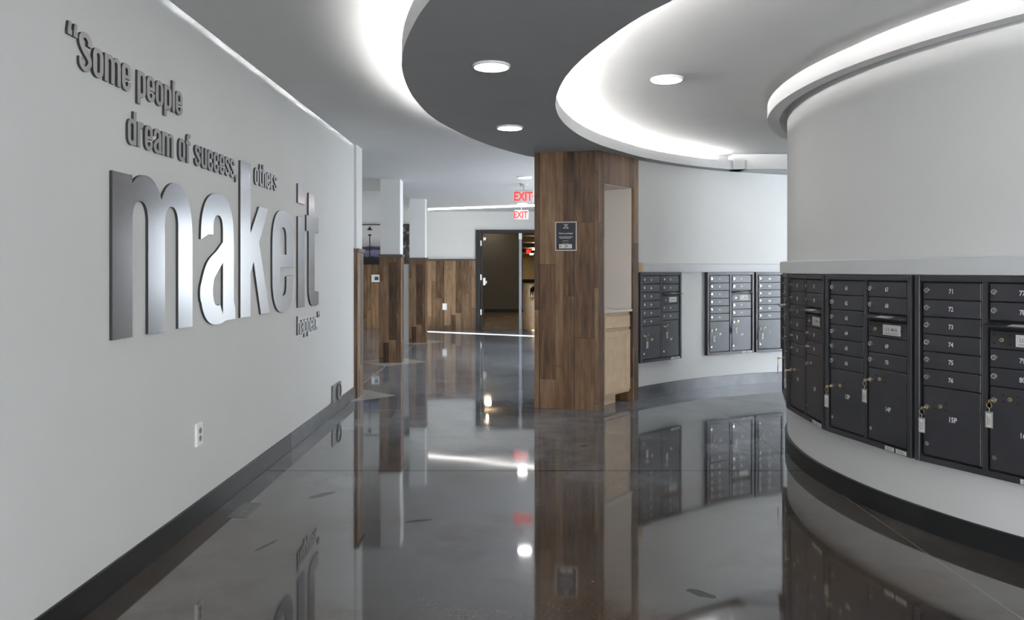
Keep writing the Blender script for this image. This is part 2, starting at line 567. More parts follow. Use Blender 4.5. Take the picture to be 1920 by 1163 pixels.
def make_text(s, bold=0.0):
    cu = bpy.data.curves.new('txt', 'FONT')
    cu.body = s
    cu.size = 1.0
    cu.align_x = 'CENTER'
    cu.align_y = 'CENTER'
    cu.offset = bold
    cu.resolution_u = 3
    o = bpy.data.objects.new('txt', cu)
    COL.objects.link(o)
    dg = bpy.context.evaluated_depsgraph_get()
    me = bpy.data.meshes.new_from_object(o.evaluated_get(dg))
    COL.objects.unlink(o)
    bpy.data.objects.remove(o)
    # recentre and record size
    xs = [v.co.x for v in me.vertices]
    ys = [v.co.y for v in me.vertices]
    cx, cy = (min(xs) + max(xs)) / 2, (min(ys) + max(ys)) / 2
    for v in me.vertices:
        v.co.x -= cx
        v.co.y -= cy
    TEXT[s] = (me, max(xs) - min(xs), max(ys) - min(ys))


UNITS = {
    'A': (['81', '82', '83', '84', '85', '86'], '17P', ['87', '88', '89', '90'], '18P'),
    'B': (['91', '92', '93', '94', '95', '96'], '19P', ['97', '98', '99', '100'], '20P'),
    'C': (['201', '202', '203', '204', '205', '206'], '1P', None, None),
    'D1': (['41', '42', '43', '44', '45', '46'], '9P', ['47', '48', '49', '50'], '10P'),
    'D2': (['51', '52', '53', '54', '55', '56'], '11P', ['57', '58', '59', '60'], '12P'),
    'D3': (['61', '62', '63', '64', '65', '66'], '13P', ['67', '68', '69', '70'], '14P'),
    'D4': (['71', '72', '73', '74', '75', '76'], '15P', ['77', '78', '79', '80'], '16P'),
}
for u in UNITS.values():
    for s in u[0] + [u[1]] + (u[2] or []) + ([u[3]] if u[3] else []):
        make_text(s, 0.022)
make_text('U.S. MAIL', 0.012)
make_text('EXIT', 0.03)
make_text('Need a package?', 0.014)


def put_text(mb, s, x, z, h, y, mi, sx=1.0):
    """Text facing -y (reads left to right along +x), centred at x, z."""
    me, w, hh = TEXT[s]
    k = h / hh
    mat4 = Matrix(((k * sx, 0, 0, x), (0, 0, 0, y), (0, k, 0, z), (0, 0, 0, 1)))
    mb.mesh(me, mat4, mi)


# ------------------------------------------------------------------ room shell
XL = -1.737                # left wall face
C_DRUM = (5.012, 5.176)    # curved mail wall on the right
R_DRUM = 3.007
C_BACK = (4.85, 5.0)       # concave wall behind it
R_BACK = 4.845
Y_FAR = 18.0
Y_REAR = -4.5
X_HALL = 2.3
X_RIGHT = 10.6

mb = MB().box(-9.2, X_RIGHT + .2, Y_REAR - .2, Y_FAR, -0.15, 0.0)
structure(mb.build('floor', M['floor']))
mb = MB().box(-4.0, 4.2, Y_FAR, 88.0, -0.15, -0.001)
structure(mb.build('floor_corridor', M['hall_floor'], uv=True))

# ceiling: main plane, with the raised bay beyond the second column on the left
mb = MB()
mb.box(-2.02, X_RIGHT + .2, Y_REAR - .2, 9.98, H_CEIL, H_CEIL + .6)
mb.box(-2.02, X_HALL + .15, 9.98, Y_FAR + .1, H_CEIL, H_CEIL + .6)
mb.box(-9.2, -2.02, Y_REAR - .2, 11.56, H_CEIL, H_CEIL + .6)
mb.box(-9.2, -2.02, 11.56, Y_FAR + .1, 3.22, 3.4)
structure(mb.build('ceiling', M['ceiling']))

# left wall
mb = MB().box(XL - .22, XL, Y_REAR, 8.363, 0, H_CEIL)
structure(mb.build('wall_left', M['wall']))
mb = MB().box(XL, XL + .014, Y_REAR, 5.96, 0, 0.127)
structure(mb.build('baseboard_left', M['base'], bevel=.003))
mb = MB().box(XL, XL + .014, 5.963, 8.36, 0, 0.127)
structure(mb.build('baseboard_left_far', M['base_grey'], bevel=.003))  # far run's reflective sheen is put into this grey colour

# rear wall behind the camera, with tall glowing windows added as fill light
mb = MB()
mb.box(XL - .2, X_RIGHT + .2, Y_REAR - .2, Y_REAR, 0, .3)
mb.box(XL - .2, X_RIGHT + .2, Y_REAR - .2, Y_REAR, 2.55, H_CEIL)
for x0, x1 in ((XL - .2, -.9), (3.3, 3.7), (7.9, X_RIGHT + .2)):
    mb.box(x0, x1, Y_REAR - .2, Y_REAR, .3, 2.55)
structure(mb.build('wall_rear', M['wall']))


def window(name, axis, fixed, a0, a1, z0, z1, n, pane_mat, t=.05):
    """Framed window in a wall plane; axis is the in-plane horizontal axis."""
    fr, pn = MB(), MB()

    def bx(m, p0, p1, q0, q1, d0, d1):
        if axis == 'x':
            m.box(p0, p1, fixed + d0, fixed + d1, q0, q1)
        else:
            m.box(fixed + d0, fixed + d1, p0, p1, q0, q1)
    bx(fr, a0, a1, z0, z0 + t, -.05, .05)
    bx(fr, a0, a1, z1 - t, z1, -.05, .05)
    for i in range(n + 1):
        p = a0 + (a1 - a0 - t) * i / n
        bx(fr, p, p + t, z0 + t, z1 - t, -.05, .05)
    bx(pn, a0 + t, a1 - t, z0 + t, z1 - t, -.005, .005)
    f = structure(fr.build(name, M['door_frame']))
    pn.build('pane', pane_mat, f)
    return f


window('fill_window_1', 'x', Y_REAR - .1, -.9, 3.3, .3, 2.55, 4, M['fill_rear'])  # both rear windows: unseen glowing panes added to throw light from behind
window('fill_window_2', 'x', Y_REAR - .1, 3.7, 7.9, .3, 2.55, 4, M['fill_rear'])

# right side wall, far from view behind the curved mail wall
mb = MB()
mb.box(X_RIGHT, X_RIGHT + .2, Y_REAR, 8.6, 0, .4)
mb.box(X_RIGHT, X_RIGHT + .2, Y_REAR, 8.6, 2.5, H_CEIL)
mb.box(X_RIGHT, X_RIGHT + .2, Y_REAR, -3.5, .4, 2.5)
mb.box(X_RIGHT, X_RIGHT + .2, -3.5, 4.0, .4, 2.5)
mb.box(X_RIGHT, X_RIGHT + .2, 7.7, 8.6, .4, 2.5)
structure(mb.build('wall_right_side', M['wall']))
window('window_3', 'y', X_RIGHT + .1, 4.0, 7.7, .4, 2.5, 3, M['sky_right'])

# curved mail wall (drum) and the concave wall behind
mb = MB().arc(C_DRUM, [(R_DRUM, 0), (R_DRUM, H_CEIL), (R_DRUM - .15, H_CEIL), (R_DRUM - .15, 0)], 60, 330, 200)
structure(mb.build('wall_right', M['wall'], smooth=True))
mb = MB().arc(C_DRUM, [(R_DRUM + .016, 0), (R_DRUM + .016, .118), (R_DRUM + .010, .122), (R_DRUM, .122), (R_DRUM, 0)], 60, 330, 200)
structure(mb.build('baseboard_right', M['base'], smooth=True))
mb = MB().arc(C_BACK, [(R_BACK, 0), (R_BACK, H_CEIL), (R_BACK + .12, H_CEIL), (R_BACK + .12, 0)], 137.5, 35, 120)
mb.box(C_BACK[0] + 3.9, X_RIGHT, 7.75, 7.9, 0, H_CEIL)
structure(mb.build('wall_back', M['wall'], smooth=True))
mb = MB().arc(C_BACK, [(R_BACK - .014, 0), (R_BACK - .014, .127), (R_BACK, .127), (R_BACK, 0)], 137, 35, 120)
structure(mb.build('baseboard_back', M['base_grey'], smooth=True))

# ledges above the mail units
mb = MB().arc(C_DRUM, [(R_DRUM, 1.364), (R_DRUM + .055, 1.364), (R_DRUM + .055, 1.446), (R_DRUM + .048, 1.453), (R_DRUM, 1.453)], 100, 330, 160)
structure(mb.build('trim_1', M['ledge'], smooth=True))
mb = MB().arc(C_BACK, [(R_BACK, 1.366), (R_BACK - .075, 1.366), (R_BACK - .075, 1.455), (R_BACK - .068, 1.461), (R_BACK, 1.461)], 136.7, 60, 80)
structure(mb.build('trim_2', M['ledge'], smooth=True))

m_ = MB().arc(C_BACK, [(R_BACK, 1.366), (R_BACK - .075, 1.366), (R_BACK - .075, 1.461), (R_BACK, 1.461)], 136.85, 136.7, 1)
structure(m_.build('trim_6', M['pale_wood']))

# hall right wall with daylight windows and one clear slot of glazing that lets the sun in
mb = MB()
mb.box(X_HALL, X_HALL + .15, 9.33, 9.6, 0, H_CEIL)
mb.box(X_HALL, X_HALL + .15, 13.4, 13.9, 0, H_CEIL)
mb.box(X_HALL, X_HALL + .15, 15.9, Y_FAR, 0, H_CEIL)
mb.box(X_HALL, X_HALL + .15, 9.6, 13.4, 0, .85)
mb.box(X_HALL, X_HALL + .15, 9.6, 13.4, 2.35, H_CEIL)
mb.box(X_HALL, X_HALL + .15, 13.9, 15.9, 2.45, H_CEIL)
structure(mb.build('wall_hall', M['wall']))
window('window_4', 'y', X_HALL + .08, 9.6, 13.4, .85, 2.35, 4, M['sky_hall'])
window('window_6', 'y', X_HALL + .08, 13.9, 14.98, 0, 2.45, 1, M['sky_door'])
window('window_7', 'y', X_HALL + .08, 15.36, 15.9, 0, 2.45, 1, M['sky_door'])

# far wall with the doorway
DX0, DX1, DZ = -0.906, 1.235, 2.32
mb = MB()
mb.box(-9.2, DX0, Y_FAR, Y_FAR + .2, 0, 3.4)
mb.box(DX1, 4.2, Y_FAR, Y_FAR + .2, 0, 3.4)
mb.box(DX0, DX1, Y_FAR, Y_FAR + .2, DZ, 3.4)
structure(mb.build('wall_far', M['wall']))
mb = MB().box(-9.0, DX0, Y_FAR - .03, Y_FAR, 0, 1.60)
mb.box(DX1, X_HALL, Y_FAR - .03, Y_FAR, 0, 1.60)
structure(mb.build('trim_3', M['wood_far'], uv=True))
mb = MB().box(-9.0, DX0, Y_FAR - .05, Y_FAR, 1.60, 1.64)
mb.box(DX1, X_HALL, Y_FAR - .05, Y_FAR, 1.60, 1.64)
structure(mb.build('trim_4', M['trim']))

# left bay outer wall; its glowing window is added to light the bay
mb = MB()
mb.box(-9.2, -9.0, 6.0, Y_FAR, 0, .4)
mb.box(-9.2, -9.0, 6.0, Y_FAR, 2.5, 3.4)
mb.box(-9.2, -9.0, 6.0, 8.5, .4, 2.5)
mb.box(-9.2, -9.0, 16.5, Y_FAR, .4, 2.5)
mb.box(-9.2, XL - .22, 6.0, 6.2, 0, 3.4)
structure(mb.build('wall_bay', M['wall']))
window('fill_window_5', 'y', -9.1, 8.5, 16.5, .4, 2.5, 6, M['fill_bay'])  # unseen glowing pane added to light the side bay

# corridor beyond the doors
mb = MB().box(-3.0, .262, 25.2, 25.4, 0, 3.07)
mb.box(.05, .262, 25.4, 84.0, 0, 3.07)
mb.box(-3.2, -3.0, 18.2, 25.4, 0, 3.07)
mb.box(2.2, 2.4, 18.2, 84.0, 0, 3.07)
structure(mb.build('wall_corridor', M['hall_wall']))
mb = MB().box(-3.0, .275, 25.187, 25.2, 0, .11)
mb.box(.262, .275, 25.2, 83.98, 0, .11)
structure(mb.build('baseboard_corridor', M['hall_base']))
mb = MB().box(0, 2.4, 84.0, 84.2, 0, 3.07)
structure(mb.build('wall_corridor_end', M['hall_end']))
mb = MB().box(.262, 2.2, 83.96, 84.0, 0, .35)
structure(mb.build('baseboard_corridor_end', M['hall_base']))
mb = MB().box(-3.2, 2.4, 18.2, 84.2, 3.07, 3.3)
for y in (27, 33, 41, 52, 66):
    mb.box(.262, 2.2, y, y + .5, 2.92, 3.07)
structure(mb.build('ceiling_corridor', M['hall_ceiling']))

# door frame, mullion
DW = .10
mb = MB()
mb.box(DX0, DX0 + DW, Y_FAR - .04, Y_FAR + .22, 0, DZ)
mb.box(DX1 - DW, DX1, Y_FAR - .04, Y_FAR + .22, 0, DZ)
mb.box(DX0 + DW, DX1 - DW, Y_FAR - .04, Y_FAR + .22, DZ - .075, DZ)
door = structure(mb.build('door_1', M['door_frame'], bevel=.004))
mb = MB().box(.10, .165, Y_FAR + .05, Y_FAR + .12, 0, DZ - .22)
mu = mb.build('mullion', M['mullion'], door, bevel=.004)
mb = MB().box(.095, .17, Y_FAR + .04, Y_FAR + .125, DZ - .22, DZ - .075)
mb.build('mullion_bracket', M['plastic'], mu)
for z in (.75, 1.28):
    pass
mb = MB().box(.088, .10, Y_FAR + .06, Y_FAR + .11, 1.10, 1.17)
mb.box(.165, .177, Y_FAR + .06, Y_FAR + .11, 1.10, 1.17)
mb.build('strike', M['slot'], mu)


def door_leaf(x_hinge, side):
    w = .89
    mbl = MB()
    # leaf opened ninety degrees into the corridor
    x0, x1 = (x_hinge, x_hinge + .045) if side > 0 else (x_hinge - .045, x_hinge)
    mbl.box(x0, x1, Y_FAR + .23, Y_FAR + .23 + w, .01, DZ - .085)
    lf = mbl.build('door_leaf', M['door_leaf'], door, bevel=.002)
    for z in (.33, 1.15, 1.95):
        h = MB().box(x_hinge - .022, x_hinge + .022, Y_FAR + .16, Y_FAR + .226, z, z + .13)
        h.build('hinge', M['steel'], lf)
    xp = x1 if side > 0 else x0
    b = MB()
    b.box(min(xp, xp + side * .06), max(xp, xp + side * .06), Y_FAR + .26, Y_FAR + .40, 1.02, 1.20)
    b.box(min(xp + side * .06, xp + side * .09), max(xp + side * .06, xp + side * .09), Y_FAR + .26, Y_FAR + 1.05, 1.06, 1.13)
    b.build('panic_bar', M['steel'], lf, bevel=.006)
    c = MB().box(min(xp, xp + side * .07), max(xp, xp + side * .07), Y_FAR + .27, Y_FAR + .5, DZ - .24, DZ - .16)
    c.build('closer', M['steel'], lf, bevel=.006)


door_leaf(DX0 + DW + .01, 1)
door_leaf(DX1 - DW - .01, -1)

# corridor ceiling lights and exit sign
for i, (x, y) in enumerate(((-.85, 22.0), (-.85, 24.6))):
    t = thing('corridor_light', ['corridor ceiling light right behind the brown door leaf', 'corridor ceiling light over the foot of the taupe corridor wall'][i],
              'ceiling light', (x, y, 3.069), group='corridor ceiling lights')
    MB().box(-.01, .01, -.01, .01, -.22, 0).build('stem', M['plastic'], t)
    MB().box(-.10, .10, -.10, .10, -.25, -.22).build('diffuser', M['hall_led'], t)
for i, y in enumerate((21.0, 30.0, 38.5, 48.0, 60.0, 80.0)):
    t = thing('corridor_light', ['corridor ceiling light nearest the double doors', 'second corridor ceiling light beyond the double doors',
              'third corridor ceiling light beyond the doors', 'fourth corridor ceiling light, halfway down the corridor',
              'fifth corridor ceiling light, towards the cream end wall', 'last corridor ceiling light before the cream end wall'][i],
              'ceiling light', (1.75 if y > 70 else 1.5, y, 3.069), group='corridor ceiling lights')
    MB().box(-.01, .01, -.01, .01, -.10, 0).build('stem', M['plastic'], t)
    MB().box(-.15, .15, -.62, .62, -.13, -.10).build('diffuser', M['hall_led'], t)

# ------------------------------------------------------------------ dropped ceiling shapes
IN = [(0.694, 3.381), (0.585, 3.612), (0.487, 3.903), (0.39, 4.275), (0.334, 4.57), (0.297, 4.92), (0.286, 5.385), (0.305, 5.69), (0.357, 6.04),
      (0.447, 6.41), (0.587, 6.825), (0.793, 7.275), (1.055, 7.70), (1.305, 8.06), (1.62, 8.41), (1.99, 8.74), (2.36, 8.98), (2.60, 9.10)]
OUT = [(-0.371, 3.381), (-0.444, 3.582), (-0.515, 3.819), (-0.58, 4.07), (-0.626, 4.3), (-0.664, 4.56), (-0.69, 4.944), (-0.691, 5.342), (-0.654, 5.861),
       (-0.569, 6.306), (-0.402, 6.896), (-0.17, 7.48), (0.074, 7.93), (0.205, 8.11)]


def smooth_path(pts, n=6):
    """Catmull-Rom through pts."""
    P = [Vector((*p, 0)) for p in pts]
    out = []
    for i in range(len(P) - 1):
        p0, p1, p2, p3 = P[max(i - 1, 0)], P[i], P[i + 1], P[min(i + 2, len(P) - 1)]
        for k in range(n):
            t = k / n
            q = 0.5 * ((2 * p1) + (p2 - p0) * t + (2 * p0 - 5 * p1 + 4 * p2 - p3) * t * t + (3 * p1 - p0 - 3 * p2 + p3) * t ** 3)
            out.append((q.x, q.y))
    out.append(tuple(P[-1][:2]))
    return out


# carry both edges on past the camera as a tapering sweep
near_in = [(2.1, 1.55), (1.70, 1.90), (1.30, 2.33), (1.0, 2.77)]
near_out = [(1.35, .70), (0.85, 1.22), (0.42, 1.80), (0.05, 2.42), (-0.21, 2.95)]
inner = smooth_path(near_in + IN)
outer = smooth_path(near_out + OUT + [(0.50, 8.48), (0.9, 8.75), (1.3, 8.90)])


def circ_y(x, r):
    return C_BACK[1] + math.sqrt(r * r - (x - C_BACK[0]) ** 2)


wall_edge = [(x, circ_y(x, R_BACK + .02)) for x in (1.5, 1.7, 1.9, 2.1, 2.3, 2.5, 2.7)]
cloud_poly = outer + wall_edge + [(2.72, 9.05)] + inner[::-1]
cloud = thing('ceiling_cloud', 'curved dark grey dropped ceiling band with two round lights, over the wood pillar', 'ceiling panel', (0, 0, Z_CLOUD))
MB().prism(cloud_poly, 0, Z_CLOUD_TOP - Z_CLOUD, 0, 1).build('panel', [M['cloud'], M['fascia']], cloud)


def inset(path, d):
    out = []
    for i in range(len(path)):
        a = Vector((*path[max(i - 1, 0)], 0))
        b = Vector((*path[min(i + 1, len(path) - 1)], 0))
        t = (b - a).normalized()
        nrm = Vector((-t.y, t.x, 0))
        out.append((path[i][0] + nrm.x * d, path[i][1] + nrm.y * d))
    return out


def strip(path, w, z, hgt=.008):
    a, b = inset(path, -w / 2), inset(path, w / 2)
    m_ = MB()
    n = len(path)
    vs = [(x, y, z) for x, y in a] + [(x, y, z) for x, y in b] + [(x, y, z + hgt) for x, y in a] + [(x, y, z + hgt) for x, y in b]
    fs = []
    for i in range(n - 1):
        fs += [(i, i + 1, n + i + 1, n + i), (2 * n + i, 3 * n + i, 3 * n + i + 1, 2 * n + i + 1),
               (i, 2 * n + i, 2 * n + i + 1, i + 1), (n + i, n + i + 1, 3 * n + i + 1, 3 * n + i)]
    return m_.add(vs, fs)


zt = Z_CLOUD_TOP - Z_CLOUD
strip(inset(inner[3:-6], .07), .02, zt).build('light_strip', M['led_in'], cloud)
strip(inset(outer[3:-22], -.11), .02, zt).build('light_strip', M['led_out'], cloud)
strip(inset(outer[1:-18], -.006), .012, zt, .018).build('light_baffle_lip', M['fascia'], cloud)  # lip added to keep the strip's direct light off the left wall
for x, y in ((.9, 2.2), (.1, 3.6), (-.2, 5.2), (-.1, 6.6), (.5, 7.3), (1.25, 8.4)):
    MB().cyl((x, y, zt), .006, H_CEIL - Z_CLOUD_TOP, n=8).build('hanger_rod', M['steel'], cloud)

# straight soffit that meets the cloud on the concave wall
mb = MB().prism([(2.56, 9.06), (4.3, 9.06), (4.3, 9.9), (2.9, 9.6), (2.56, 9.3)], Z_CLOUD, H_CEIL)
structure(mb.build('trim_5', M['fascia']))

# ring soffit around the top of the mail wall
C_RING = (4.85, 5.2)
mb = MB().arc(C_RING, [(2.995, Z_CLOUD), (2.995, 2.680), (2.55, 2.680), (2.55, 2.63), (2.905, 2.63), (2.905, Z_CLOUD)], 105, 300, 160)
ring = tag(mb.build('ceiling_ring', M['fascia'], smooth=True), 'white curved ring soffit around the top of the curved mail wall', 'ceiling panel')

# ------------------------------------------------------------------ downlights and ceiling fittings
def downlight(x, y, z, label, r=.1, group='round ceiling downlights'):
    t = thing('downlight', label, 'ceiling light', (x, y, z), group=group)
    MB().lathe([(r + .010, 0), (r + .010, -.008), (r + .004, -.015), (r - .002, -.015), (r - .002, -.006)], n=48).build('trim_ring', M['plastic'], t, smooth=True)
    MB().cyl((0, 0, -.0135), r - .002, .003, n=48).build('diffuser', M['downlight'], t)
    return t


downlight(-.134, 4.462, Z_CLOUD, 'round downlight in the dark ceiling band, nearer the camera')
downlight(-.041, 6.389, Z_CLOUD, 'round downlight in the dark ceiling band, just before the wood pillar')
downlight(1.079, 5.481, H_CEIL, 'round downlight on the pale ceiling between dark band and ring soffit', .105)
downlight(.148, 11.3, H_CEIL, 'hall downlight just before the nearer EXIT sign')
downlight(.15, 15.7, H_CEIL, 'far hall downlight between the two EXIT signs')
downlight(3.6, 1.2, H_CEIL, 'unseen round downlight added right of the camera as fill light', .105)  # out of view, added for fill light, like the next one
downlight(-.6, .2, H_CEIL, 'unseen round downlight added over the near end of the quote wall', .105)
downlight(3.3, 8.35, H_CEIL, 'first hidden downlight added in the passage behind the mail wall', .105)  # this and the next two: hidden, added to brighten the back wall
downlight(4.7, 8.85, H_CEIL, 'second hidden downlight added in the passage behind the mail wall', .105)
downlight(6.6, 8.2, H_CEIL, 'third hidden downlight added in the passage behind the mail wall', .105)
downlight(-.5, -2.6, H_CEIL, 'unseen round downlight added behind the camera by the quote wall', .105)  # out of view, added for fill light
downlight(-4.6, 9.3, H_CEIL, 'round downlight in the side bay left of the columns', .105)
downlight(-4.6, 14.0, 3.22, 'round downlight on the raised ceiling of the side bay', .105)

t = thing('sprinkler', 'small ceiling sprinkler head in front of the nearer EXIT sign', 'sprinkler', (.098, 12.15, H_CEIL))
MB().lathe([(.0, 0), (.035, 0), (.035, -.006), (.012, -.008), (.012, -.03), (.006, -.035), (.006, -.05), (.0, -.05)], n=20).build('body', M['bronze'], t, smooth=True)
MB().lathe([(.0, -.05), (.024, -.05), (.024, -.054), (.0, -.054)], n=20).build('deflector', M['bronze'], t)

# linear light on the hall ceiling
p0, p1 = Vector((-1.90, 17.08, 0)), Vector((1.6, 15.58, 0))
L = (p1 - p0).length
t = thing('linear_light', 'long thin white line of light on the hall ceiling before the far wall', 'ceiling light', p0 + Vector((0, 0, H_CEIL - .002)), math.atan2(p1.y - p0.y, p1.x - p0.x))
MB().box(0, L, -.03, .03, -.034, 0).build('diffuser', M['line_led'], t)
MB().box(-.02, 0, -.032, .032, -.052, 0).build('end_cap', M['plastic'], t)
MB().box(L, L + .02, -.032, .032, -.052, 0).build('end_cap', M['plastic'], t)


def exit_sign(x, y, label, arrow):
    t = thing('exit_sign', label, 'exit sign', (x, y, H_CEIL), group='EXIT signs in the hall')
    w, h_ = .305, .205
    z1 = -.085
    z0 = z1 - h_
    MB().cyl((0, 0, z1 + .0), .012, -z1, n=12).cyl((0, 0, -.012), .05, .012, n=20).build('stem', M['exit_body'], t)
    MB().box(-w / 2, w / 2, -.022, .022, z0, z1).build('housing', M['exit_body'], t, bevel=.015)
    m_ = MB()
    put_text(m_, 'EXIT', -.012, (z0 + z1) / 2, .145, -.0235, 0, .74)
    if arrow:
        zc = (z0 + z1) / 2
        m_.add([(.120, -.0235, zc + .03), (.145, -.0235, zc), (.120, -.0235, zc - .03), (.128, -.0235, zc)], [(0, 3, 2, 1)])
    m_.build('letters', M['exit_red'], t)


exit_sign(.150, 12.3, 'red EXIT sign with arrow, nearer of the two over the hall', True)
exit_sign(.142, 16.4, 'red EXIT sign further back, above the double doors', False)
t = thing('exit_sign', 'tiny red exit sign at the far end of the corridor past the doors', 'exit sign', (1.11, 62, 3.069), group='EXIT signs in the hall')
MB().box(-.19, .19, -.03, .03, -.33, -.05).box(-.02, .02, -.02, .02, -.05, 0).build('housing', M['exit_red'], t)

# ------------------------------------------------------------------ colonnade columns
def column(y, label):
    t = thing('column', label, 'column', (-1.859, y + .16, 0), group='square columns along the left of the hall')
    h_ = .16
    MB().box(-h_ + .012, h_ - .012, -h_ + .012, h_ - .012, 1.57, H_CEIL).build('shaft', M['wall'], t)
    MB().box(-h_, h_, -h_, h_, 0, 1.58).build('wood_cladding', M['wood'], t, uv=True)
    MB().box(-h_ - .018, h_ + .018, -h_ - .018, h_ + .018, 1.58, 1.62).build('cap_trim', M['trim'], t, bevel=.004)


column(8.365, 'wood clad column with white top, nearest, at the end of the quote wall')
column(11.54, 'wood clad column with white top, second one, standing free before the lamp post print')
column(14.74, 'wood clad column with white top, farthest of the three, left of the wainscot')

# ------------------------------------------------------------------ wood pillar with niche and cabinet
FL, FR, RR = Vector((.199, 7.797, 0)), Vector((.828, 7.649, 0)), Vector((1.322, 8.26, 0))
fd = (RR - FR).normalized()             # along the niche face
fin = Vector((-fd.y, fd.x, 0))          # into the pillar
flen = (RR - FR).length
S0, S1, ND = .1085, .673, .46
Z_NT = 2.256


def fp(s, d=0.0):
    p = FR + fd * s + fin * d
    return (p.x, p.y)


pil = thing('wood_pillar', 'large wood clad pillar with a niche and a poster on its front', 'pillar', (0, 0, 0))
back_l, back_r = (.42, 8.52), (.95, 8.68)
m_ = MB()
# left and back body (front cladding, closed around the niche)
m_.prism([(FL.x, FL.y), (FR.x, FR.y), fp(S0), fp(S0, ND), fp(S1, ND), fp(S1), (RR.x, RR.y), back_r, back_l], 0, Z_NT)
m_.prism([(FL.x, FL.y), (FR.x, FR.y), (RR.x, RR.y), back_r, back_l], Z_NT, Z_CLOUD)
m_.build('cladding', M['wood'], pil, uv=True)
# painted lining of the niche
m_ = MB()
e = .006
m_.prism([fp(S0, .02), fp(S0 + e, .02), fp(S0 + e, ND - e), fp(S0, ND - e)], .95, Z_NT)
m_.prism([fp(S1 - e, .02), fp(S1, .02), fp(S1, ND - e), fp(S1 - e, ND - e)], .95, Z_NT)
m_.prism([fp(S0, ND - e), fp(S1, ND - e), fp(S1, ND), fp(S0, ND)], .95, Z_NT)
m_.prism([fp(S0, .02), fp(S1, .02), fp(S1, ND), fp(S0, ND)], Z_NT - e, Z_NT)
m_.build('niche_lining', M['niche'], pil)

ang = math.atan2(fd.y, fd.x)
o_ = FR + fd * (S0 + .012)
cab = thing('base_cabinet', 'unfinished pale wood base cabinet inside the pillar niche', 'cabinet', (o_.x, o_.y, 0), ang)
CW = S1 - S0 - .024
m_ = MB()
m_.box(0, CW, .055, .40, .105, .948)
m_.box(0, .045, .038, .055, .105, .948)
m_.box(CW - .045, CW, .038, .055, .105, .948)
m_.box(.045, CW - .045, .038, .055, .905, .948)
m_.box(.045, CW - .045, .038, .055, .76, .79)
m_.box(.045, CW - .045, .038, .055, .105, .155)
m_.build('body', M['pale_wood'], cab)
m_ = MB().box(0, CW * .70, .11, .125, 0, .105)
m_.build('toe_kick', M['pale_wood'], cab)
DF, DB = .010, .034        # door front and back
m_ = MB().bevel_box(.026, CW - .026, DF, DB, .790, .916, .006)
m_.build('drawer', M['pale_wood'], cab)
x0, x1, z0, z1 = .026, CW - .026, .135, .762
dd = MB()
rail = .062
dd.box(x0, x0 + rail, DF, DB, z0, z1)
dd.box(x1 - rail, x1, DF, DB, z0, z1)
dd.box(x0 + rail, x1 - rail, DF, DB, z0, z0 + rail)
dd.box(x0 + rail, x1 - rail, DF, DB, z1 - rail, z1)
dor = dd.build('cabinet_door', M['pale_wood'], cab, bevel=.002)
MB().box(x0 + rail, x1 - rail, DF + .012, DB - .002, z0 + rail, z1 - rail).build('door_panel', M['pale_wood'], dor)
MB().box(-.004, CW + .004, .002, .42, .95, .975).build('countertop', M['counter'], cab, bevel=.003)

# poster on the pillar front
pd = (FR - FL).normalized()
pc = FL + pd * .322
ps = thing('poster', 'small dark blue notice with white border taped to the wood pillar', 'poster', (pc.x - .0, pc.y, 1.725), math.atan2(pd.y, pd.x))
pw, ph = .216, .29
MB().box(-pw / 2, pw / 2, -.004, -.0005, -ph / 2, ph / 2).build('border', M['poster_border'], ps)
MB().box(-pw / 2 + .009, pw / 2 - .009, -.0048, -.004, -ph / 2 + .009, ph / 2 - .009).build('print', M['poster'], ps)
m_ = MB()
yk = -.0056
put_text(m_, 'Need a package?', 0, .027, .020, yk, 0, 1.0)
m_.build('title', M['poster_ink'], ps)
m_ = MB()
me_, w_, hh_ = TEXT['Need a package?']


def bar(m, x0, z0, x1, z1, w, y, mi=0):
    """Flat bar between two points facing -y."""
    d = Vector((x1 - x0, 0, z1 - z0)).normalized()
    n = Vector((-d.z, 0, d.x)) * (w / 2)
    m.add([(x0 - n.x, y, z0 - n.z), (x1 - n.x, y, z1 - n.z), (x1 + n.x, y, z1 + n.z), (x0 + n.x, y, z0 + n.z)], [(0, 1, 2, 3)], mi)


for a in ((-.022, .122, .0, .098), (.022, .122, 0, .098), (0, .104, -.026, .080), (0, .104, .026, .080), (-.010, .118, .010, .118)):
    bar(m_, *a, .004, yk)
for x in (-.018, -.006, .008, .020):
    bar(m_, x - .005, .080, x + .005, .080, .006, yk)
m_.build('emblem', M['poster_ink'], ps)
m_ = MB()
for z, w in ((-.004, .14), (-.013, .145), (-.022, .11), (-.047, .065), (-.072, .07)):
    if z < -.03:
        m_.build('small_print', M['poster_ink'], ps)
        m_ = MB()
    k = -w / 2
    while k < w / 2 - .006:
        l = rnd.uniform(.006, .016)
        bar(m_, k, z, min(k + l, w / 2), z, .0035, yk)
        k += l + .003
m_.build('small_print', M['poster_ink'], ps)
m_ = MB()
for x in (-.038, .030):
    m_.box(x - .031, x + .031, yk, -.0048, -.122, -.080, 0)
    bar(m_, x - .024, -.101, x - .010, -.101, .014, yk - .0004, 1)
m_.build('code_box', [M['poster_border'], M['grey_ink']], ps)

# ------------------------------------------------------------------ mail units
UH, Z_UB = .975, .386


def lock(parent, x, y, z, r=.0105, mat='steel', depth=.012):
    m_ = MB()
    m_.cyl((x, y, z), r * 1.12, depth * .35, '-y', 20)
    m_.cyl((x, y - depth * .35, z), r, depth * .65, '-y', 20)
    m_.cyl((x, y - depth, z), r * .55, .0006, '-y', 16, 1)
    m_.box(x - r * .10, x + r * .10, y - depth - .0014, y - depth - .0006, z - r * .42, z + r * .42, 2)
    return m_.build('lock', [M[mat], M['plate_grey'], M['slot']], parent, smooth=True)


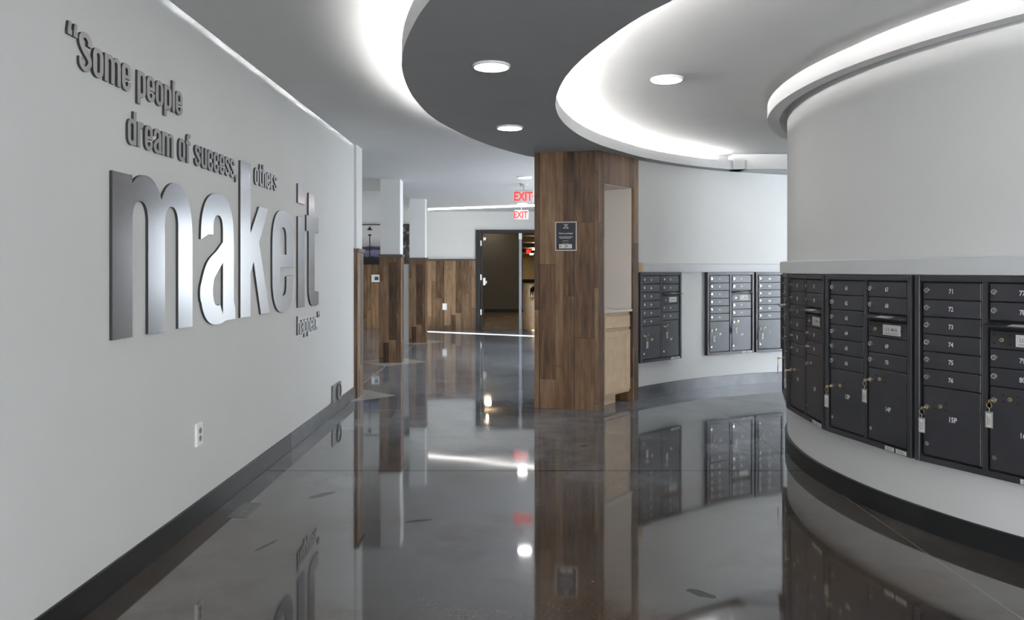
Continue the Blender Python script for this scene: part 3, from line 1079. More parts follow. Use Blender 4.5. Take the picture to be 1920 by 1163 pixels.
def mail_door(parent, name, x0, x1, z0, z1, num, text_h=.0245, num_dx=0.0, num_z=None, with_lock=True, lock_z=None):
    g = .0022
    m_ = MB()
    m_.bevel_box(x0 + g, x1 - g, -.016, .004, z0 + g, z1 - g, .003)
    d = m_.build(name, M['black'], parent)
    t = MB()
    zc = (z0 + z1) / 2 if num_z is None else num_z
    put_text(t, num, (x0 + x1) / 2 + num_dx, zc, text_h, -.0168, 0, .82)
    t.build('number', M['white_ink'], d)
    if with_lock:
        lock(d, x0 + .026, -.016, (z0 + z1) / 2 + .004 if lock_z is None else lock_z, .0125)
    return d


RIVET = []


def rivets(parent, pts, y):
    """One small dark rivet object per point, sharing one mesh."""
    for x, z in pts:
        if not RIVET:
            RIVET.append(MB().cyl((0, 0, 0), .0045, .003, '-y', 10).build('rivet', M['black_in'], parent, smooth=True))
            o = RIVET[0]
        else:
            o = RIVET[0].copy()
            COL.objects.link(o)
        o.parent = parent
        o.location = (x, y, z)


def mail_unit(key, PL, PR, label, group, keys=(True, True)):
    left, lp, right, rp = UNITS[key]
    d = Vector((PR[0] - PL[0], PR[1] - PL[1], 0))
    W = d.length - .014
    rz = math.atan2(d.y, d.x)
    d.normalize()
    t = thing('mailbox_unit', label, 'mailbox', (PL[0] + d.x * .007, PL[1] + d.y * .007, Z_UB), rz, group)
    fw, ft = .030, .030
    # frame: outer flange + recess tray behind the doors
    f = MB()
    f.bevel_box(0, fw, -.026, .05, 0, UH, .003)
    f.bevel_box(W - fw, W, -.026, .05, 0, UH, .003)
    f.box(fw, W - fw, -.024, .05, UH - ft, UH)
    f.box(fw, W - fw, -.024, .05, 0, ft)
    if right:
        f.box(W / 2 - .012, W / 2 + .012, -.018, .05, ft, UH - ft)
    fr = f.build('frame', M['black'], t)
    MB().box(fw, W - fw, .004, .05, ft, UH - ft).build('recess', M['black_in'], fr)
    a0, a1 = fw + .012, (W / 2 - .020 if right else W - fw - .012)
    u = (UH - 2 * ft - .012) / 10
    top = UH - ft - .006
    hinge = MB()
    hinge.cyl((a1 + .004, -.012, ft + .01), .0032, UH - 2 * ft - .02, 'z', 8)
    for i, n in enumerate(left):
        mail_door(t, 'mail_door', a0, a1, top - (i + 1) * u, top - i * u, n)
    zp = top - 6 * u
    tw = .026 if len(lp) > 2 else .024

    def parcel(x0, x1, z0, z1, num, lz, has_key, num_z, key_label):
        p = mail_door(t, 'parcel_door', x0, x1, z0, z1, num, .027, .012, num_z, True, lz)
        m_ = MB()
        cx = x0 + .098
        rivets(p, [(cx - .032, lz + .028), (cx + .032, lz + .028), (cx - .032, lz - .002), (cx + .032, lz - .002)], -.016)
        lock(p, cx, -.016, lz + .012, .009, 'brass', .006)
        m_ = MB()
        m_.cyl((x0 + .026, -.016, z0 + .062), .0115, .004, '-y', 20)
        m_.build('lower_lock', M['steel'], p, smooth=True)
        if has_key:
            wpos = t.matrix_basis @ Vector((x0 + .026, -.028, lz))
            KEYS.append((wpos, rz, key_label))
    parcel(a0, a1, ft + .006, zp, lp, zp - .108, keys[0], zp - .155, lp)
    if right:
        b0, b1 = W / 2 + .020, W - fw - .012
        hinge.cyl((b1 + .004, -.012, ft + .01), .0032, UH - 2 * ft - .02, 'z', 8)
        for i, n in enumerate(right[:2]):
            mail_door(t, 'mail_door', b0, b1, top - (i + 1) * u, top - i * u, n)
        zs = top - 2 * u
        # outgoing mail slot with its projecting flap
        m_ = MB()
        pts = [(-.004, zs - .010), (-.072, zs - .022), (-.072, zs - .027), (-.004, zs - .030)]
        xa, xb = b0 - .004, b1 + .002
        vs = [(xa, y, z) for y, z in pts] + [(xb, y, z) for y, z in pts]
        m_.add(vs, [(0, 3, 2, 1), (4, 5, 6, 7), (0, 1, 5, 4), (1, 2, 6, 5), (2, 3, 7, 6), (3, 0, 4, 7)])
        fl = m_.build('outgoing_flap', M['black'], t)
        m_ = MB()
        c0, c1 = b0 + (b1 - b0) * .36, b0 + (b1 - b0) * .74
        m_.add([(c0, -.066, zs - .0200), (c1, -.066, zs - .0200), (c1, -.022, zs - .0122), (c0, -.022, zs - .0122)], [(0, 1, 2, 3)])
        m_.build('flap_sticker', M['sticker'], fl)
        zq = zs - .5 * u
        m_ = MB()
        m_.bevel_box(b0 + .002, b1 - .002, -.016, .004, zq - u + .002, zq - .002, .003)
        pn = m_.build('outgoing_panel', M['black'], t)
        m_ = MB()
        zc = zq - u / 2
        rivets(pn, [(b0 + .022, zc + .022), (b0 + .022, zc - .018), (b0 + .098, zc + .022), (b0 + .098, zc - .018), (b1 - .04, zc)], -.016)
        lock(pn, b0 + .060, -.016, zc, .009, 'brass', .006)
        m_ = MB()
        s0, s1 = b0 + .125, b0 + .262
        m_.box(s0, s1, -.0185, -.016, zc - .027, zc + .030, 0)
        put_text(m_, 'U.S. MAIL', (s0 + s1) / 2, zc + .004, .019, -.0192, 1, .95)
        m_.box(s0 + .012, s1 - .012, -.0190, -.0185, zc - .017, zc - .0145, 1)
        m_.box(s0 + .018, s1 - .018, -.0190, -.0185, zc - .0225, zc - .021, 1)
        m_.build('mail_plate', [M['sticker'], M['grey_ink']], pn)
        zr = zq - u
        for i, n in enumerate(right[2:]):
            mail_door(t, 'mail_door', b0, b1, zr - (i + 1) * u, zr - i * u, n)
        zz = zr - 2 * u
        parcel(b0, b1, ft + .006, zz, rp, zz - .066, keys[1], zz - .215, rp)
        m_ = MB()
        for c0, c1 in ((W - .20, W - .13), (W - .115, W - .035)):
            m_.box(c0, c1, -.0255, -.024, .003, .026, 0)
            for k in range(3):
                m_.box(c0 + .008, c1 - .008 - .012 * (k % 2), -.0262, -.0255, .007 + k * .006, .009 + k * .006, 1)
        m_.build('unit_sticker', [M['sticker'], M['grey_ink']], fr)
    hinge.build('hinge_rod', M['plate_grey'], fr)
    return t


KEYS = []


def on_drum(deg, r=3.07):
    a = math.radians(deg)
    return (C_DRUM[0] + r * math.cos(a), C_DRUM[1] + r * math.sin(a))


GA = 'mailbox units on the concave back wall'
GD = 'mailbox units on the curved right wall'
d3l, d3r = on_drum(-173.77), on_drum(-159.67)
d4r = on_drum(-145.57)
d2l = (1.995, 5.59)
mail_unit('D4', d3r, d4r, 'black mailbox unit with boxes 71 to 76, closest to the camera at the right edge', GD)
mail_unit('D3', d3l, d3r, 'black mailbox unit with boxes 61 to 70, second nearest on the curved right wall', GD)
mail_unit('D2', d2l, d3l, 'black mailbox unit left of boxes 61 to 70, seen obliquely on the curved wall', GD, (True, False))
d1r = (2.000, 5.61)
d1l = (2.216, 6.33)
mail_unit('D1', d1l, d1r, 'black mailbox unit seen edge-on at the left curve of the right wall', GD, (True, False))

def on_back(deg, r=4.822):
    a = math.radians(deg)
    return (C_BACK[0] + r * math.cos(a), C_BACK[1] + r * math.sin(a))


mail_unit('A', on_back(136.95), on_back(127.95), 'mailbox unit on the back wall beside the wood pillar', GA)
mail_unit('B', on_back(122.85), on_back(113.85), 'double mailbox unit in the middle of the back wall', GA)
mail_unit('C', on_back(113.65), on_back(108.45), 'narrow single column mailbox unit with boxes 201 to 206 on the back wall', GA, (True, True))

KEY_LABEL = {'13P': 'parcel key with clear tag hanging from door 13P', '14P': 'parcel key with clear tag hanging from door 14P',
             '15P': 'parcel key with clear tag hanging from door 15P', '16P': 'parcel key with tag on the rightmost parcel door',
             '11P': 'parcel key with tag on the obliquely seen unit left of door 13P', '9P': 'parcel key on the edge-on unit, sticking out past the wall edge',
             '17P': 'parcel key on the left door of the unit beside the wood pillar', '18P': 'parcel key on the right door of the unit beside the wood pillar',
             '19P': 'parcel key on the left door of the middle back wall unit', '20P': 'parcel key on the right door of the middle back wall unit',
             '1P': 'parcel key on the narrow single column unit of the back wall'}
for wpos, rz, kl in KEYS:
    t = thing('parcel_key', KEY_LABEL[kl], 'key', wpos, rz, 'keys hanging from the parcel doors')
    m_ = MB()
    m_.box(-.0015, .0015, -.026, .004, -.005, .003)
    m_.cyl((-.0015, -.030, -.003), .009, .003, 'x', 16)
    m_.build('key', M['brass'], t)
    cx = .0
    ringpts = [(0.0, -.033 + .011 * math.cos(a), -.021 + .013 * math.sin(a)) for a in [2 * math.pi * i / 20 for i in range(20)]]
    ringpts = [(.013 * math.cos(a), -.033, -.022 + .013 * math.sin(a)) for a in [2 * math.pi * i / 20 for i in range(20)]]
    MB().tube(ringpts, .0014, 6, closed=True).build('key_ring', M['brass'], t, smooth=True)
    MB().tube([(0, -.033, -.034), (.001, -.033, -.044), (0, -.033, -.055)], .0022, 6).build('chain', M['brass'], t)
    m_ = MB()
    m_.box(-.017, .017, -.036, -.031, -.130, -.053, 0)
    m_.box(-.0125, .0125, -.0368, -.036, -.125, -.062, 1)
    for k in range(4):
        m_.box(-.009 + k * .005, -.007 + k * .005, -.0373, -.0368, -.120 + .004 * (k % 2), -.068 - .006 * (k % 3), 2)
    m_.build('tag', [M['tag_clear'], M['sticker'], M['grey_ink']], t, bevel=.001)


# ------------------------------------------------------------------ wall quote letters
ST, GP = .237, .205      # stem and counter widths in x-heights


def e_pts(x0, x1, y0, y1, rx, ry, a):
    """Point on a stadium outline at angle a."""
    s, c = math.sin(a), math.cos(a)
    cx = (x0 + x1) / 2
    cy = y1 - ry if s >= 0 else y0 + ry
    k = .80
    return (cx + rx * math.copysign(abs(c) ** k, c), cy + ry * math.copysign(abs(s) ** k, s))


class Glyph:
    def __init__(self):
        self.parts = []          # list of (outer list, inner list)

    def rect(self, x0, y0, x1, y1):
        self.parts.append(([(x0, y0), (x1, y0)], [(x0, y1), (x1, y1)]))
        return self

    def arch(self, x0, W):
        """Shoulder of n, m, h: outer bow notched against the stem, inner bow of the counter."""
        n = 20
        ox0 = x0 + .135
        cx, rx, ry = (ox0 + x0 + W) / 2, (x0 + W - ox0) / 2, W / 2 * 1.12
        ix0, ix1 = x0 + ST, x0 + W - ST
        cxi, rxi, ryi = (ix0 + ix1) / 2, (ix1 - ix0) / 2, (W / 2 - ST) * 1.35
        o, i_ = [], []
        for k in range(n + 1):
            a, ai = math.radians(150) * k / n, math.pi * k / n
            o.append((cx + rx * math.copysign(abs(math.cos(a)) ** .9, math.cos(a)), 1.02 - ry + ry * math.sin(a) ** .9))
            i_.append((cxi + rxi * math.copysign(abs(math.cos(ai)) ** .85, math.cos(ai)), .85 - ryi + ryi * max(0.0, math.sin(ai)) ** .85))
        self.parts.append((o, i_))
        self.leg(x0 + W, x0 + W - ST, 0, 'top', 1.02, W / 2)
        return self

    def leg(self, xo, xi, y, end, hi, half, t=.17):
        """Vertical limb from height y up (or down) to the end of an arch of half width `half` reaching hi."""
        ro, ri = half * 1.12, (half - ST) * 1.35
        if end == 'top':
            co, ci = hi - ro, hi - t - ri
        else:
            co, ci = hi + ro, hi + t + ri
        self.parts.append(([(xo, y), (xo, co)], [(xi, y), (xi, ci)]))
        return self

    def quad(self, a, b, c, d):
        self.parts.append(([a, b], [d, c]))
        return self

    def ring(self, x0, x1, y0, y1, a0=0, a1=360, s=ST, t=.17, ro=None):
        rx = (x1 - x0) / 2
        ry = min(rx * 1.12, (y1 - y0) / 2) if ro is None else ro
        xi0, xi1, yi0, yi1 = x0 + s, x1 - s, y0 + t, y1 - t
        rxi = (xi1 - xi0) / 2
        ryi = min(rxi * 1.35, (yi1 - yi0) / 2)
        n = max(6, int(abs(a1 - a0) / 9))
        angs = [a0 + (a1 - a0) * i / n for i in range(n + 1)]
        for k in (0, 180, 360):
            if a0 < k < a1:
                angs += [k - 1e-4, k + 1e-4]
        angs = sorted(set(angs))
        o, i_ = [], []
        for a in angs:
            r = math.radians(a)
            o.append(e_pts(x0, x1, y0, y1, rx, ry, r))
            i_.append(e_pts(xi0, xi1, yi0, yi1, rxi, ryi, r))
        self.parts.append((o, i_))
        return self

    def stroke(self, pts, w):
        P = smooth_path(pts, 8)
        ws = w if isinstance(w, (list, tuple)) else [w] * len(pts)
        o, i_ = [], []
        for k, p in enumerate(P):
            a = Vector((*P[max(k - 1, 0)], 0))
            b = Vector((*P[min(k + 1, len(P) - 1)], 0))
            d = (b - a).normalized()
            n = Vector((-d.y, d.x, 0))
            f = k / (len(P) - 1) * (len(ws) - 1)
            q = min(int(f), len(ws) - 2)
            ww = (ws[q] + (ws[q + 1] - ws[q]) * (f - q)) / 2
            o.append((p[0] + n.x * ww, p[1] + n.y * ww))
            i_.append((p[0] - n.x * ww, p[1] - n.y * ww))
        self.parts.append((o, i_))
        return self


def glyph(ch):
    """Returns (Glyph, advance width) in x-height units, condensed bold grotesque."""
    g = Glyph()
    W = 2 * ST + GP
    asc, desc = 1.34, -.30
    if ch == 'o':
        hw = W / 2
        g.ring(0, W, -.02, 1.02, 0, 180).ring(0, W, -.02, 1.02, 180, 360)
        for xo, xi in ((0, ST), (W, W - ST)):
            g.leg(xo, xi, .5, 'top', 1.02, hw).leg(xo, xi, .5, 'bot', -.02, hw)
    elif ch == 'e':
        hw = W / 2
        g.ring(0, W, -.02, 1.02, 0, 180).ring(0, W, -.02, 1.02, 180, 360)
        g.leg(0, ST, .5, 'top', 1.02, hw).leg(0, ST, .5, 'bot', -.02, hw)
        g.leg(W, W - ST, .44, 'top', 1.02, hw)
        g.rect(ST - .02, .44, W - ST + .02, .57)
        g.rect(W - ST, .22, W, .345).leg(W, W - ST, .345, 'bot', -.02, hw)
    elif ch == 'a':
        hw = W / 2
        g.ring(0.01, W, -.02, 1.02, 0, 180)
        g.leg(0.01, ST + .01, .69, 'top', 1.02, hw - .005)
        g.leg(W, W - ST, 0, 'top', 1.02, hw - .005)
        g.ring(0, W, -.02, .62, 180, 290, t=.15, ro=hw * 1.0)
        g.stroke([(W - ST + .06, .60), (W / 2 + .01, .50), (.19, .40), (ST / 2, .26), (ST / 2, .22)], [.13, .15, .19, ST, ST])
        g.quad((W - .01, 0), (W + .035, 0), (W + .03, .10), (W - .01, .16))
    elif ch in 'sS':
        hgt = 1.0 if ch == 's' else 1.31
        w = W * (.94 if ch == 's' else 1.12)
        st = ST * (.92 if ch == 's' else 1.05)
        m = st / 2
        ths = [st, st * .9, .17, st * .9, st, st, st, st * .9, .17, st * .9, st]
        g.stroke([(w - m, hgt * .68), (w - m - .005, hgt * .83), (w / 2, hgt - .075), (m + .01, hgt * .86), (m, hgt * .71), (w * .40, hgt * .55),
                  (w - m - .02, hgt * .37), (w - m, hgt * .20), (w / 2, .075), (m + .005, hgt * .16), (m, hgt * .33)], ths)
        W = w
    elif ch == 'c':
        ry = W / 2 * 1.12
        g.ring(0, W, -.02, 1.02, 0, 180).ring(0, W, -.02, 1.02, 180, 360)
        hw = W / 2
        g.leg(0, ST, .5, 'top', 1.02, hw).leg(0, ST, .5, 'bot', -.02, hw)
        g.leg(W, W - ST, .60, 'top', 1.02, hw).leg(W, W - ST, .39, 'bot', -.02, hw)
    elif ch in 'dqbp':
        hw = W / 2
        g.ring(0, W, -.02, 1.02, 0, 180).ring(0, W, -.02, 1.02, 180, 360)
        for xo, xi in ((0, ST), (W, W - ST)):
            g.leg(xo, xi, .5, 'top', 1.02, hw).leg(xo, xi, .5, 'bot', -.02, hw)
        if ch == 'd':
            g.rect(W - ST, 0, W, asc)
        else:
            g.rect(0, desc, ST, 1.0)
    elif ch in 'nhmr':
        ry = W / 2 * 1.12
        g.rect(0, 0, ST, asc if ch == 'h' else 1.0)
        if ch == 'r':
            g.ring(0.02, W + .02, -.02, 1.02, 62, 150, t=.25)
            W *= .78
        else:
            g.arch(0, W)
            if ch == 'm':
                d = ST + GP
                g.arch(d, W)
                W += d
    elif ch == 'u':
        ry = W / 2 * 1.12
        g.ring(0, W, -.02, 1.02, 180, 340)
        g.leg(0, ST, 1.0, 'bot', -.02, W / 2)
        g.rect(W - ST, 0, W, 1.0)
    elif ch == 'l':
        g.rect(0, 0, ST, asc)
        W = ST
    elif ch == 'i':
        g.rect(0, 0, ST + .02, 1.0).rect(0, 1.15, ST + .02, 1.36)
        W = ST + .02
    elif ch == 't':
        x = .09
        g.rect(x, .14, x + ST, 1.30).rect(0, .86, x + ST + .17, 1.04)
        g.stroke([(x + ST / 2, .26), (x + ST / 2, .17), (x + ST / 2 + .05, .085), (x + ST + .17, .075)], [ST, ST, .19, .15])
        W = x + ST + .17
    elif ch == 'f':
        x = .09
        g.rect(x, 0, x + ST, 1.12).rect(0, .84, x + ST + .16, 1.0)
        g.stroke([(x + ST / 2, 1.0), (x + ST / 2, 1.16), (x + ST / 2 + .06, 1.245), (x + ST + .17, 1.255)], [ST, ST, .20, .16])
        W = x + ST + .17
    elif ch == 'k':
        g.rect(0, 0, ST + .02, 1.36)
        g.quad((ST, .34), (ST, .70), (ST + .27, 1.0), (ST + .53, 1.0))
        g.parts.pop()
        g.parts.append(([(ST, .36), (ST + .53, 1.0)], [(ST, .72), (ST + .26, 1.0)]))
        g.parts.append(([(ST + .10, .50), (ST + .31, 0.0)], [(ST + .24, .70), (ST + .57, 0.0)]))
        W = ST + .57
    elif ch == '.':
        g.rect(0, 0, ST, .22)
        W = ST
    elif ch == ',':
        g.rect(0, 0, ST, .22)
        g.quad((ST * .45, .02), (ST * .1, -.20), (ST * .55, -.20), (ST, .02))
        W = ST
    elif ch in '“”':
        up = ch == '“'
        for k in (0, .34):
            if up:
                g.quad((k, .98), (k + .25, .98), (k + .25, 1.16), (k, 1.16))
                g.quad((k, 1.14), (k + .16, 1.14), (k + .22, 1.42), (k + .06, 1.42))
            else:
                g.quad((k, 1.16), (k + .24, 1.16), (k + .24, 1.38), (k, 1.38))
                g.quad((k + .03, .92), (k + .14, .92), (k + .24, 1.18), (k + .10, 1.18))
        W = .59
    return g, W


def letter_object(ch, y, z, sx, sz, thick, mats, label, group):
    """Union of the glyph's pieces as one clean face, extruded off the wall (local x = out of the wall)."""
    g, w = glyph(ch)
    vs, fs = [], []
    for o, i_ in g.parts:
        n = len(o)
        b = len(vs)
        vs += [Vector((p[0] * sx, p[1] * sz)) for p in o] + [Vector((p[0] * sx, p[1] * sz)) for p in i_]
        for k in range(n - 1):
            q = [b + k, b + k + 1, b + n + k + 1, b + n + k]
            pts = [vs[i] for i in q]
            ar = sum(pts[i].x * pts[(i + 1) % 4].y - pts[(i + 1) % 4].x * pts[i].y for i in range(4))
            if abs(ar) < 1e-9:
                continue
            fs.append(q if ar > 0 else q[::-1])
    edges = set()
    src = []
    for q in fs:
        for i in range(4):
            e = tuple(sorted((q[i], q[(i + 1) % 4])))
            edges.add(e)
        src += [(vs[q[0]], vs[q[1]], vs[q[2]]), (vs[q[0]], vs[q[2]], vs[q[3]])]
    ov, oe, of, ove, oee, off = delaunay_2d_cdt(vs, sorted(edges), [], 0, 1e-6)

    def inside(p):
        for a, b, c in src:
            d1 = (b.x - a.x) * (p.y - a.y) - (b.y - a.y) * (p.x - a.x)
            d2 = (c.x - b.x) * (p.y - b.y) - (c.y - b.y) * (p.x - b.x)
            d3 = (a.x - c.x) * (p.y - c.y) - (a.y - c.y) * (p.x - c.x)
            if (d1 > -1e-9 and d2 > -1e-9 and d3 > -1e-9) or (d1 < 1e-9 and d2 < 1e-9 and d3 < 1e-9):
                return True
        return False
    tris = []
    for fc in of:
        a, b, c = (ov[i] for i in fc[:3])
        if not inside((a + b + c) / 3):
            continue
        ar = (b.x - a.x) * (c.y - a.y) - (b.y - a.y) * (c.x - a.x)
        tris.append(tuple(fc) if ar > 0 else tuple(fc[::-1]))
    n = len(ov)
    used = set()
    for t in tris:
        for i in range(3):
            used.add((t[i], t[(i + 1) % 3]))
    rim = [e for e in used if (e[1], e[0]) not in used]
    m_ = MB()
    m_.add([(thick, p.x, p.y) for p in ov] + [(0.0005, p.x, p.y) for p in ov], tris, 0)
    m_.f += [(a, n + a, n + b, b) for a, b in rim]
    m_.mi += [1] * len(rim)
    ob = m_.build('wall_letter', mats, loc=(XL, y, z))
    return tag(ob, label, 'letter', group)


def letter_row(text, y0, y1, z, xh, thick, mats, words, group, track=.085, space=.50, first_y=None):
    # natural widths, then fit the row to y0..y1
    adv, x = [], 0.0
    for ch in text:
        if ch == ' ':
            x += space - track
            adv.append(None)
            continue
        g, w = glyph(ch)
        adv.append(x)
        x += w + track
    total = x - track
    sx = (y1 - y0) / total
    seen = {}
    wi = 0
    pos = 0
    names = ['first', 'second', 'third', 'fourth', 'fifth', 'sixth', 'seventh', 'eighth', 'ninth']
    for ch, a in zip(text, adv):
        if a is None:
            wi += 1
            pos = 0
            continue
        word = words[wi]
        if ch == '“':
            lab = 'grey metal opening quotation mark before the word Some on the white wall'
            pos -= 1
        elif ch == '”':
            lab = 'grey metal closing quotation mark after the word happen on the white wall'
        elif ch == ',':
            lab = 'grey metal comma after the word success on the white wall'
        elif ch == '.':
            lab = 'grey metal full stop after the word happen on the white wall'
        else:
            lab = f'grey metal letter {ch}, {names[pos]} letter of the word {word} on the white wall'
        letter_object(ch, y0 + a * sx, z, sx, xh, thick, mats, lab, group)
        pos += 1


LM = [M['letter_small'], M['letter_edge']]
letter_row('“Some people', 2.985, 4.018, 2.188, .118, .012, LM, ['Some', 'people'], 'small letters of the wall quote')
letter_row('dream of success,', 3.450, 4.806, 1.955, .114, .012, LM, ['dream', 'of', 'success'], 'small letters of the wall quote')
letter_row('others', 5.135, 5.62, 1.960, .112, .012, LM, ['others'], 'small letters of the wall quote')
letter_row('happen.”', 6.150, 6.853, .868, .112, .012, LM, ['happen'], 'small letters of the wall quote')
BIG = [('m', 3.312, 4.136), ('a', 4.240, 4.745), ('k', 4.860, 5.440), ('e', 5.500, 6.020), ('i', 6.150, 6.349), ('t', 6.400, 6.796)]
nm = ['first', 'third', 'second', 'fourth', 'i', 't']
BL = {'m': 'large brushed silver letter m of makeit, nearest and widest', 'a': 'large pale brushed silver letter a of makeit, between m and k',
      'k': 'large brushed silver letter k of makeit with a tall stem', 'e': 'large brushed silver letter e of makeit, between k and i',
      'i': 'large brushed silver letter i of makeit with a square dot', 't': 'large brushed silver letter t, last of makeit'}
for ch, a, b in BIG:
    w = glyph(ch)[1]
    letter_object(ch, a, 1.087, (b - a) / w, .729, .014, [M['letter'], M['letter_edge']], BL[ch], 'large letters of the word makeit')

# ------------------------------------------------------------------ wall fittings
def wall_outlet(name, label, loc, rz, w=.078, h_=.122):
    t = thing(name, label, 'outlet', loc, rz)
    MB().bevel_box(-w / 2, w / 2, -.014, 0, -h_ / 2, h_ / 2, .003).build('cover_plate', M['plastic'], t)
    for s in (-1, 1):
        m_ = MB()
        m_.cyl((0, -.014, s * .021), .0165, .0025, '-y', 20, 0)
        for x in (-.006, .006):
            m_.box(x - .001, x + .001, -.0172, -.0165, s * .021, s * .021 + .008, 1)
        m_.cyl((0, -.0165, s * .021 - .007), .0025, .0006, '-y', 8, 1)
        m_.build('socket', [M['plastic_grey'], M['slot']], t)
    MB().cyl((0, -.014, 0), .0025, .001, '-y', 8).build('screw', M['steel'], t)
    return t


# facing +x on the left wall: local -y -> +x  => rotate +90 deg
wall_outlet('power_outlet', 'white duplex power outlet low on the white quote wall', (XL, 4.238, .487), math.radians(90))
t = thing('light_switch', 'white wall plate on the wood wainscot left of the double doors', 'wall plate', (-1.627, Y_FAR - .03, .533))
MB().bevel_box(-.05, .05, -.008, 0, -.075, .075, .003).build('cover_plate', M['plastic'], t)
MB().box(-.017, .017, -.011, -.008, -.034, .034).build('rocker', M['plastic'], t)
t = thing('thermostat', 'white thermostat with dark screen on the wood wall behind the second column', 'thermostat', (-3.22, Y_FAR - .03, 1.19))
MB().bevel_box(-.105, .105, -.03, 0, -.085, .085, .006).build('body', M['plastic'], t)
MB().box(-.03, .062, -.032, -.03, -.045, .04).build('screen', M['screen'], t)
# round port plate by the baseboard
t = thing('round_port_plate', 'grey square plate with a round port above the baseboard of the quote wall', 'wall plate', (XL, 7.49, .205), math.radians(90))
MB().box(-.165, .165, -.020, 0, -.083, .083).build('back_plate', M['plate_grey'], t, bevel=.002)
m_ = MB()
prof = [(.082, 0), (.084, .010), (.078, .016), (.070, .010), (.066, .004), (.030, .004), (.026, .010), (0.001, .012)]
n = 32
vs, fs = [], []
for r, d in prof:
    for i in range(n):
        a = 2 * math.pi * i / n
        vs.append((.035 + r * math.cos(a), -.020 - d, r * math.sin(a)))
for k in range(len(prof) - 1):
    for i in range(n):
        fs.append((k * n + i, k * n + (i + 1) % n, (k + 1) * n + (i + 1) % n, (k + 1) * n + i))
m_.add(vs, fs).build('port_ring', M['plate_grey'], t, smooth=True)

# ------------------------------------------------------------------ print on the far wall and louvred panel
PX0, PX1, PZ0, PZ1 = -5.2, -2.36, 1.53, 2.425
art = thing('wall_print', 'wide framed photo print of a lamp post by water on the far wall', 'picture', ((PX0 + PX1) / 2, Y_FAR - .055, (PZ0 + PZ1) / 2))
pw, ph = (PX1 - PX0) / 2, (PZ1 - PZ0) / 2
MB().box(-pw - .02, pw + .02, -.03, .005, ph, ph + .02).box(-pw - .02, pw + .02, -.03, .005, -ph - .02, -ph) \
    .box(-pw - .02, -pw, -.03, .005, -ph, ph).box(pw, pw + .02, -.03, .005, -ph, ph).build('frame', M['door_frame'], art)
mp, nt, b = new_mat('print_paper')
oc = obj_coord(nt)
sp = nt.nodes.new('ShaderNodeSeparateXYZ')
nt.links.new(oc, sp.inputs[0])
zz = math_node(nt, 'ADD', sp.outputs[2], math_node(nt, 'MULTIPLY', math_node(nt, 'SUBTRACT', noise(nt, oc, 5.0, 4), .5), .10))
zz = math_node(nt, 'ADD', math_node(nt, 'DIVIDE', zz, 2 * ph), .5)
sky = ramp(nt, zz, [(0.0, (.006, .006, .008)), (.16, (.012, .012, .014)), (.2, (.11, .11, .18)), (.33, (.17, .17, .26)), (.37, (.03, .025, .04)), (.43, (.05, .04, .06)),
                    (.47, (.36, .33, .35)), (.7, (.62, .61, .58))])
rock = ramp(nt, noise(nt, oc, 6.0, 6, .7), [(.35, (.01, .01, .01)), (.5, (.05, .05, .05)), (.68, (.45, .45, .46))])
rmask = math_node(nt, 'GREATER_THAN', sp.outputs[0], pw - .30)
nt.links.new(mix_col(nt, rmask, sky, rock), b.inputs['Base Color'])
b.inputs['Roughness'].default_value = .4
MB().box(-pw, pw, -.012, .0, -ph, ph).build('print', mp, art)
m_ = MB()
lx = -3.36 - (PX0 + PX1) / 2
yk = -.0135
bar(m_, lx, -ph, lx, .20, .022, yk)
bar(m_, lx, -.1, lx, -.09, .05, yk)
bar(m_, lx, .20, lx, .235, .07, yk)
bar(m_, lx - .055, .345, lx + .055, .345, .03, yk)
bar(m_, lx - .03, .375, lx + .03, .375, .04, yk)
bar(m_, lx, .39, lx, .425, .02, yk)
m_.build('lamp_post_image', M['door_frame'], art)

t = thing('louvre_panel', 'white louvred panel just visible between the second and third columns', 'panel', (-2.19, 15.12, 0))
m_ = MB().box(-.2, .18, 0, .05, 0, 1.5)
m_.build('panel', M['plastic'], t)
m_ = MB()
for k in range(19):
    z = .54 + k * .027
    m_.box(-.18, .16, -.014, 0, z, z + .012)
m_.build('louvre', M['plastic'], t)
MB().box(-.2, .18, -.02, 0, 1.05, 1.085).box(-.2, .18, -.02, 0, .49, .52).build('rail', M['plastic'], t)

# ------------------------------------------------------------------ small floor plate near the wall
t = tag(MB().box(-.05, .05, -.13, .13, 0, .004).build('floor_plate', M['plate_grey'], loc=(-1.56, 4.47, 0)), 'small dark rectangular plate on the floor near the quote wall', 'floor plate')

# ------------------------------------------------------------------ dog in the corridor
def skin_mesh(name, nodes, edges, mat, parent=None, loc=(0, 0, 0), sub=2):
    me = bpy.data.meshes.new(name)
    me.from_pydata([n[:3] for n in nodes], edges, [])
    o = bpy.data.objects.new(name, me)
    COL.objects.link(o)
    me.materials.append(mat)
    o.modifiers.new('skin', 'SKIN')
    if not me.skin_vertices:
        me.skin_vertices.new()
    for i, n in enumerate(nodes):
        me.skin_vertices[0].data[i].radius = (n[3], n[4] if len(n) > 4 else n[3])
    me.skin_vertices[0].data[0].use_root = True
    s = o.modifiers.new('sub', 'SUBSURF')
    s.levels = s.render_levels = sub
    for p in me.polygons:
        p.use_smooth = True
    if parent:
        o.parent = parent
    o.location = loc
    return o


dog = thing('dog', 'small dark brown dog with white legs standing down the corridor past the doors', 'dog', (.985, 39.2, 0), math.radians(8))
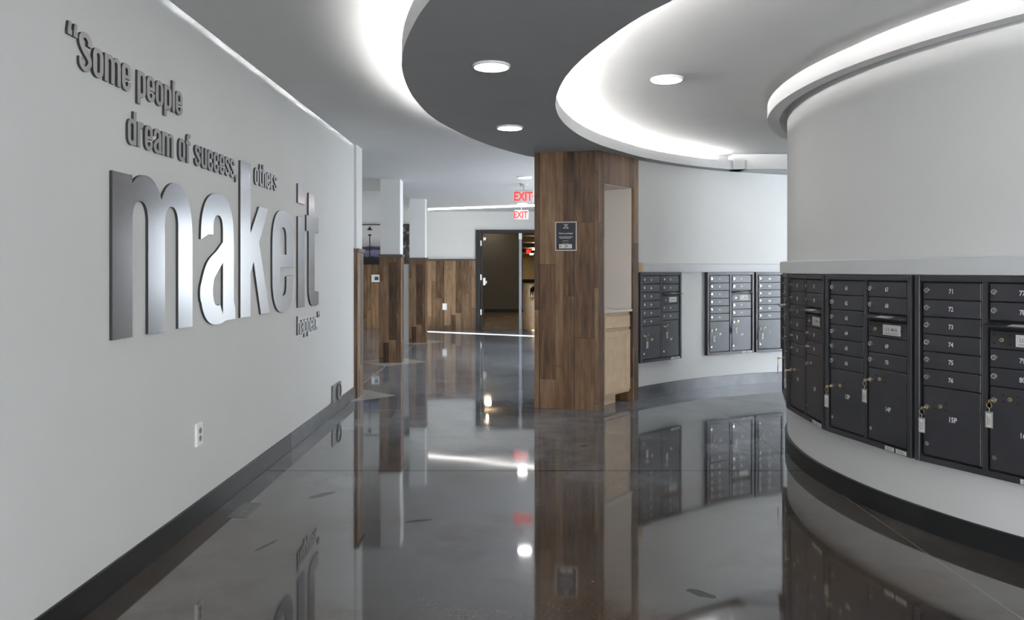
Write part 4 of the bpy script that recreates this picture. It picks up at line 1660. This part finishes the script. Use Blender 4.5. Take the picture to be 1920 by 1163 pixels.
# faces the camera (-y); y grows towards its tail
nodes = [(0, .42, .42, .10, .11), (0, .15, .41, .11, .12), (0, -.12, .43, .12, .14), (0, -.26, .52, .08), (0, -.34, .60, .075), (0, -.44, .57, .045), (0, -.50, .55, .032),
         (.085, .42, .36, .07), (.095, .38, .24, .042), (.095, .46, .13, .026), (.095, .43, .03, .028), (.095, .39, .02, .024),
         (-.085, .42, .36, .07), (-.095, .38, .24, .042), (-.095, .46, .13, .026), (-.095, .43, .03, .028), (-.095, .39, .02, .024),
         (.085, -.14, .36, .055), (.09, -.12, .22, .036), (.09, -.14, .10, .026), (.09, -.15, .025, .028), (.09, -.19, .02, .024),
         (-.085, -.14, .36, .055), (-.09, -.12, .22, .036), (-.09, -.14, .10, .026), (-.09, -.15, .025, .028), (-.09, -.19, .02, .024),
         (0, .54, .50, .03), (0, .66, .58, .018), (0, .74, .64, .012)]
edges = [(0, 1), (1, 2), (2, 3), (3, 4), (4, 5), (5, 6), (0, 7), (7, 8), (8, 9), (9, 10), (10, 11), (0, 12), (12, 13), (13, 14), (14, 15), (15, 16),
         (2, 17), (17, 18), (18, 19), (19, 20), (20, 21), (2, 22), (22, 23), (23, 24), (24, 25), (25, 26), (0, 27), (27, 28), (28, 29)]
mdog, nt, b = new_mat('dog_coat')
oc = obj_coord(nt)
sp = nt.nodes.new('ShaderNodeSeparateXYZ')
nt.links.new(oc, sp.inputs[0])
wh = math_node(nt, 'LESS_THAN', math_node(nt, 'ADD', sp.outputs[2], math_node(nt, 'MULTIPLY', noise(nt, oc, 14, 3), .06)), .12)
nt.links.new(mix_col(nt, wh, (.045, .016, .010), (.50, .45, .42)), b.inputs['Base Color'])
b.inputs['Roughness'].default_value = .8
skin_mesh('body', nodes, edges, mdog, dog)
for s in (-1, 1):
    skin_mesh('ear', [(s * .05, -.33, .655, .026, .014), (s * .085, -.335, .63, .030, .012), (s * .10, -.345, .57, .018, .010)], [(0, 1), (1, 2)], M['dog'], dog)
    MB().lathe([(.0005, -.009), (.006, -.006), (.009, 0), (.006, .006), (.0005, .009)], (s * .034, -.405, .615), 12).build('eye', M['slot'], dog, smooth=True)
MB().lathe([(.0005, -.012), (.010, -.008), (.014, 0), (.010, .008), (.0005, .012)], (0, -.53, .555), 12).build('nose', M['slot'], dog, smooth=True)
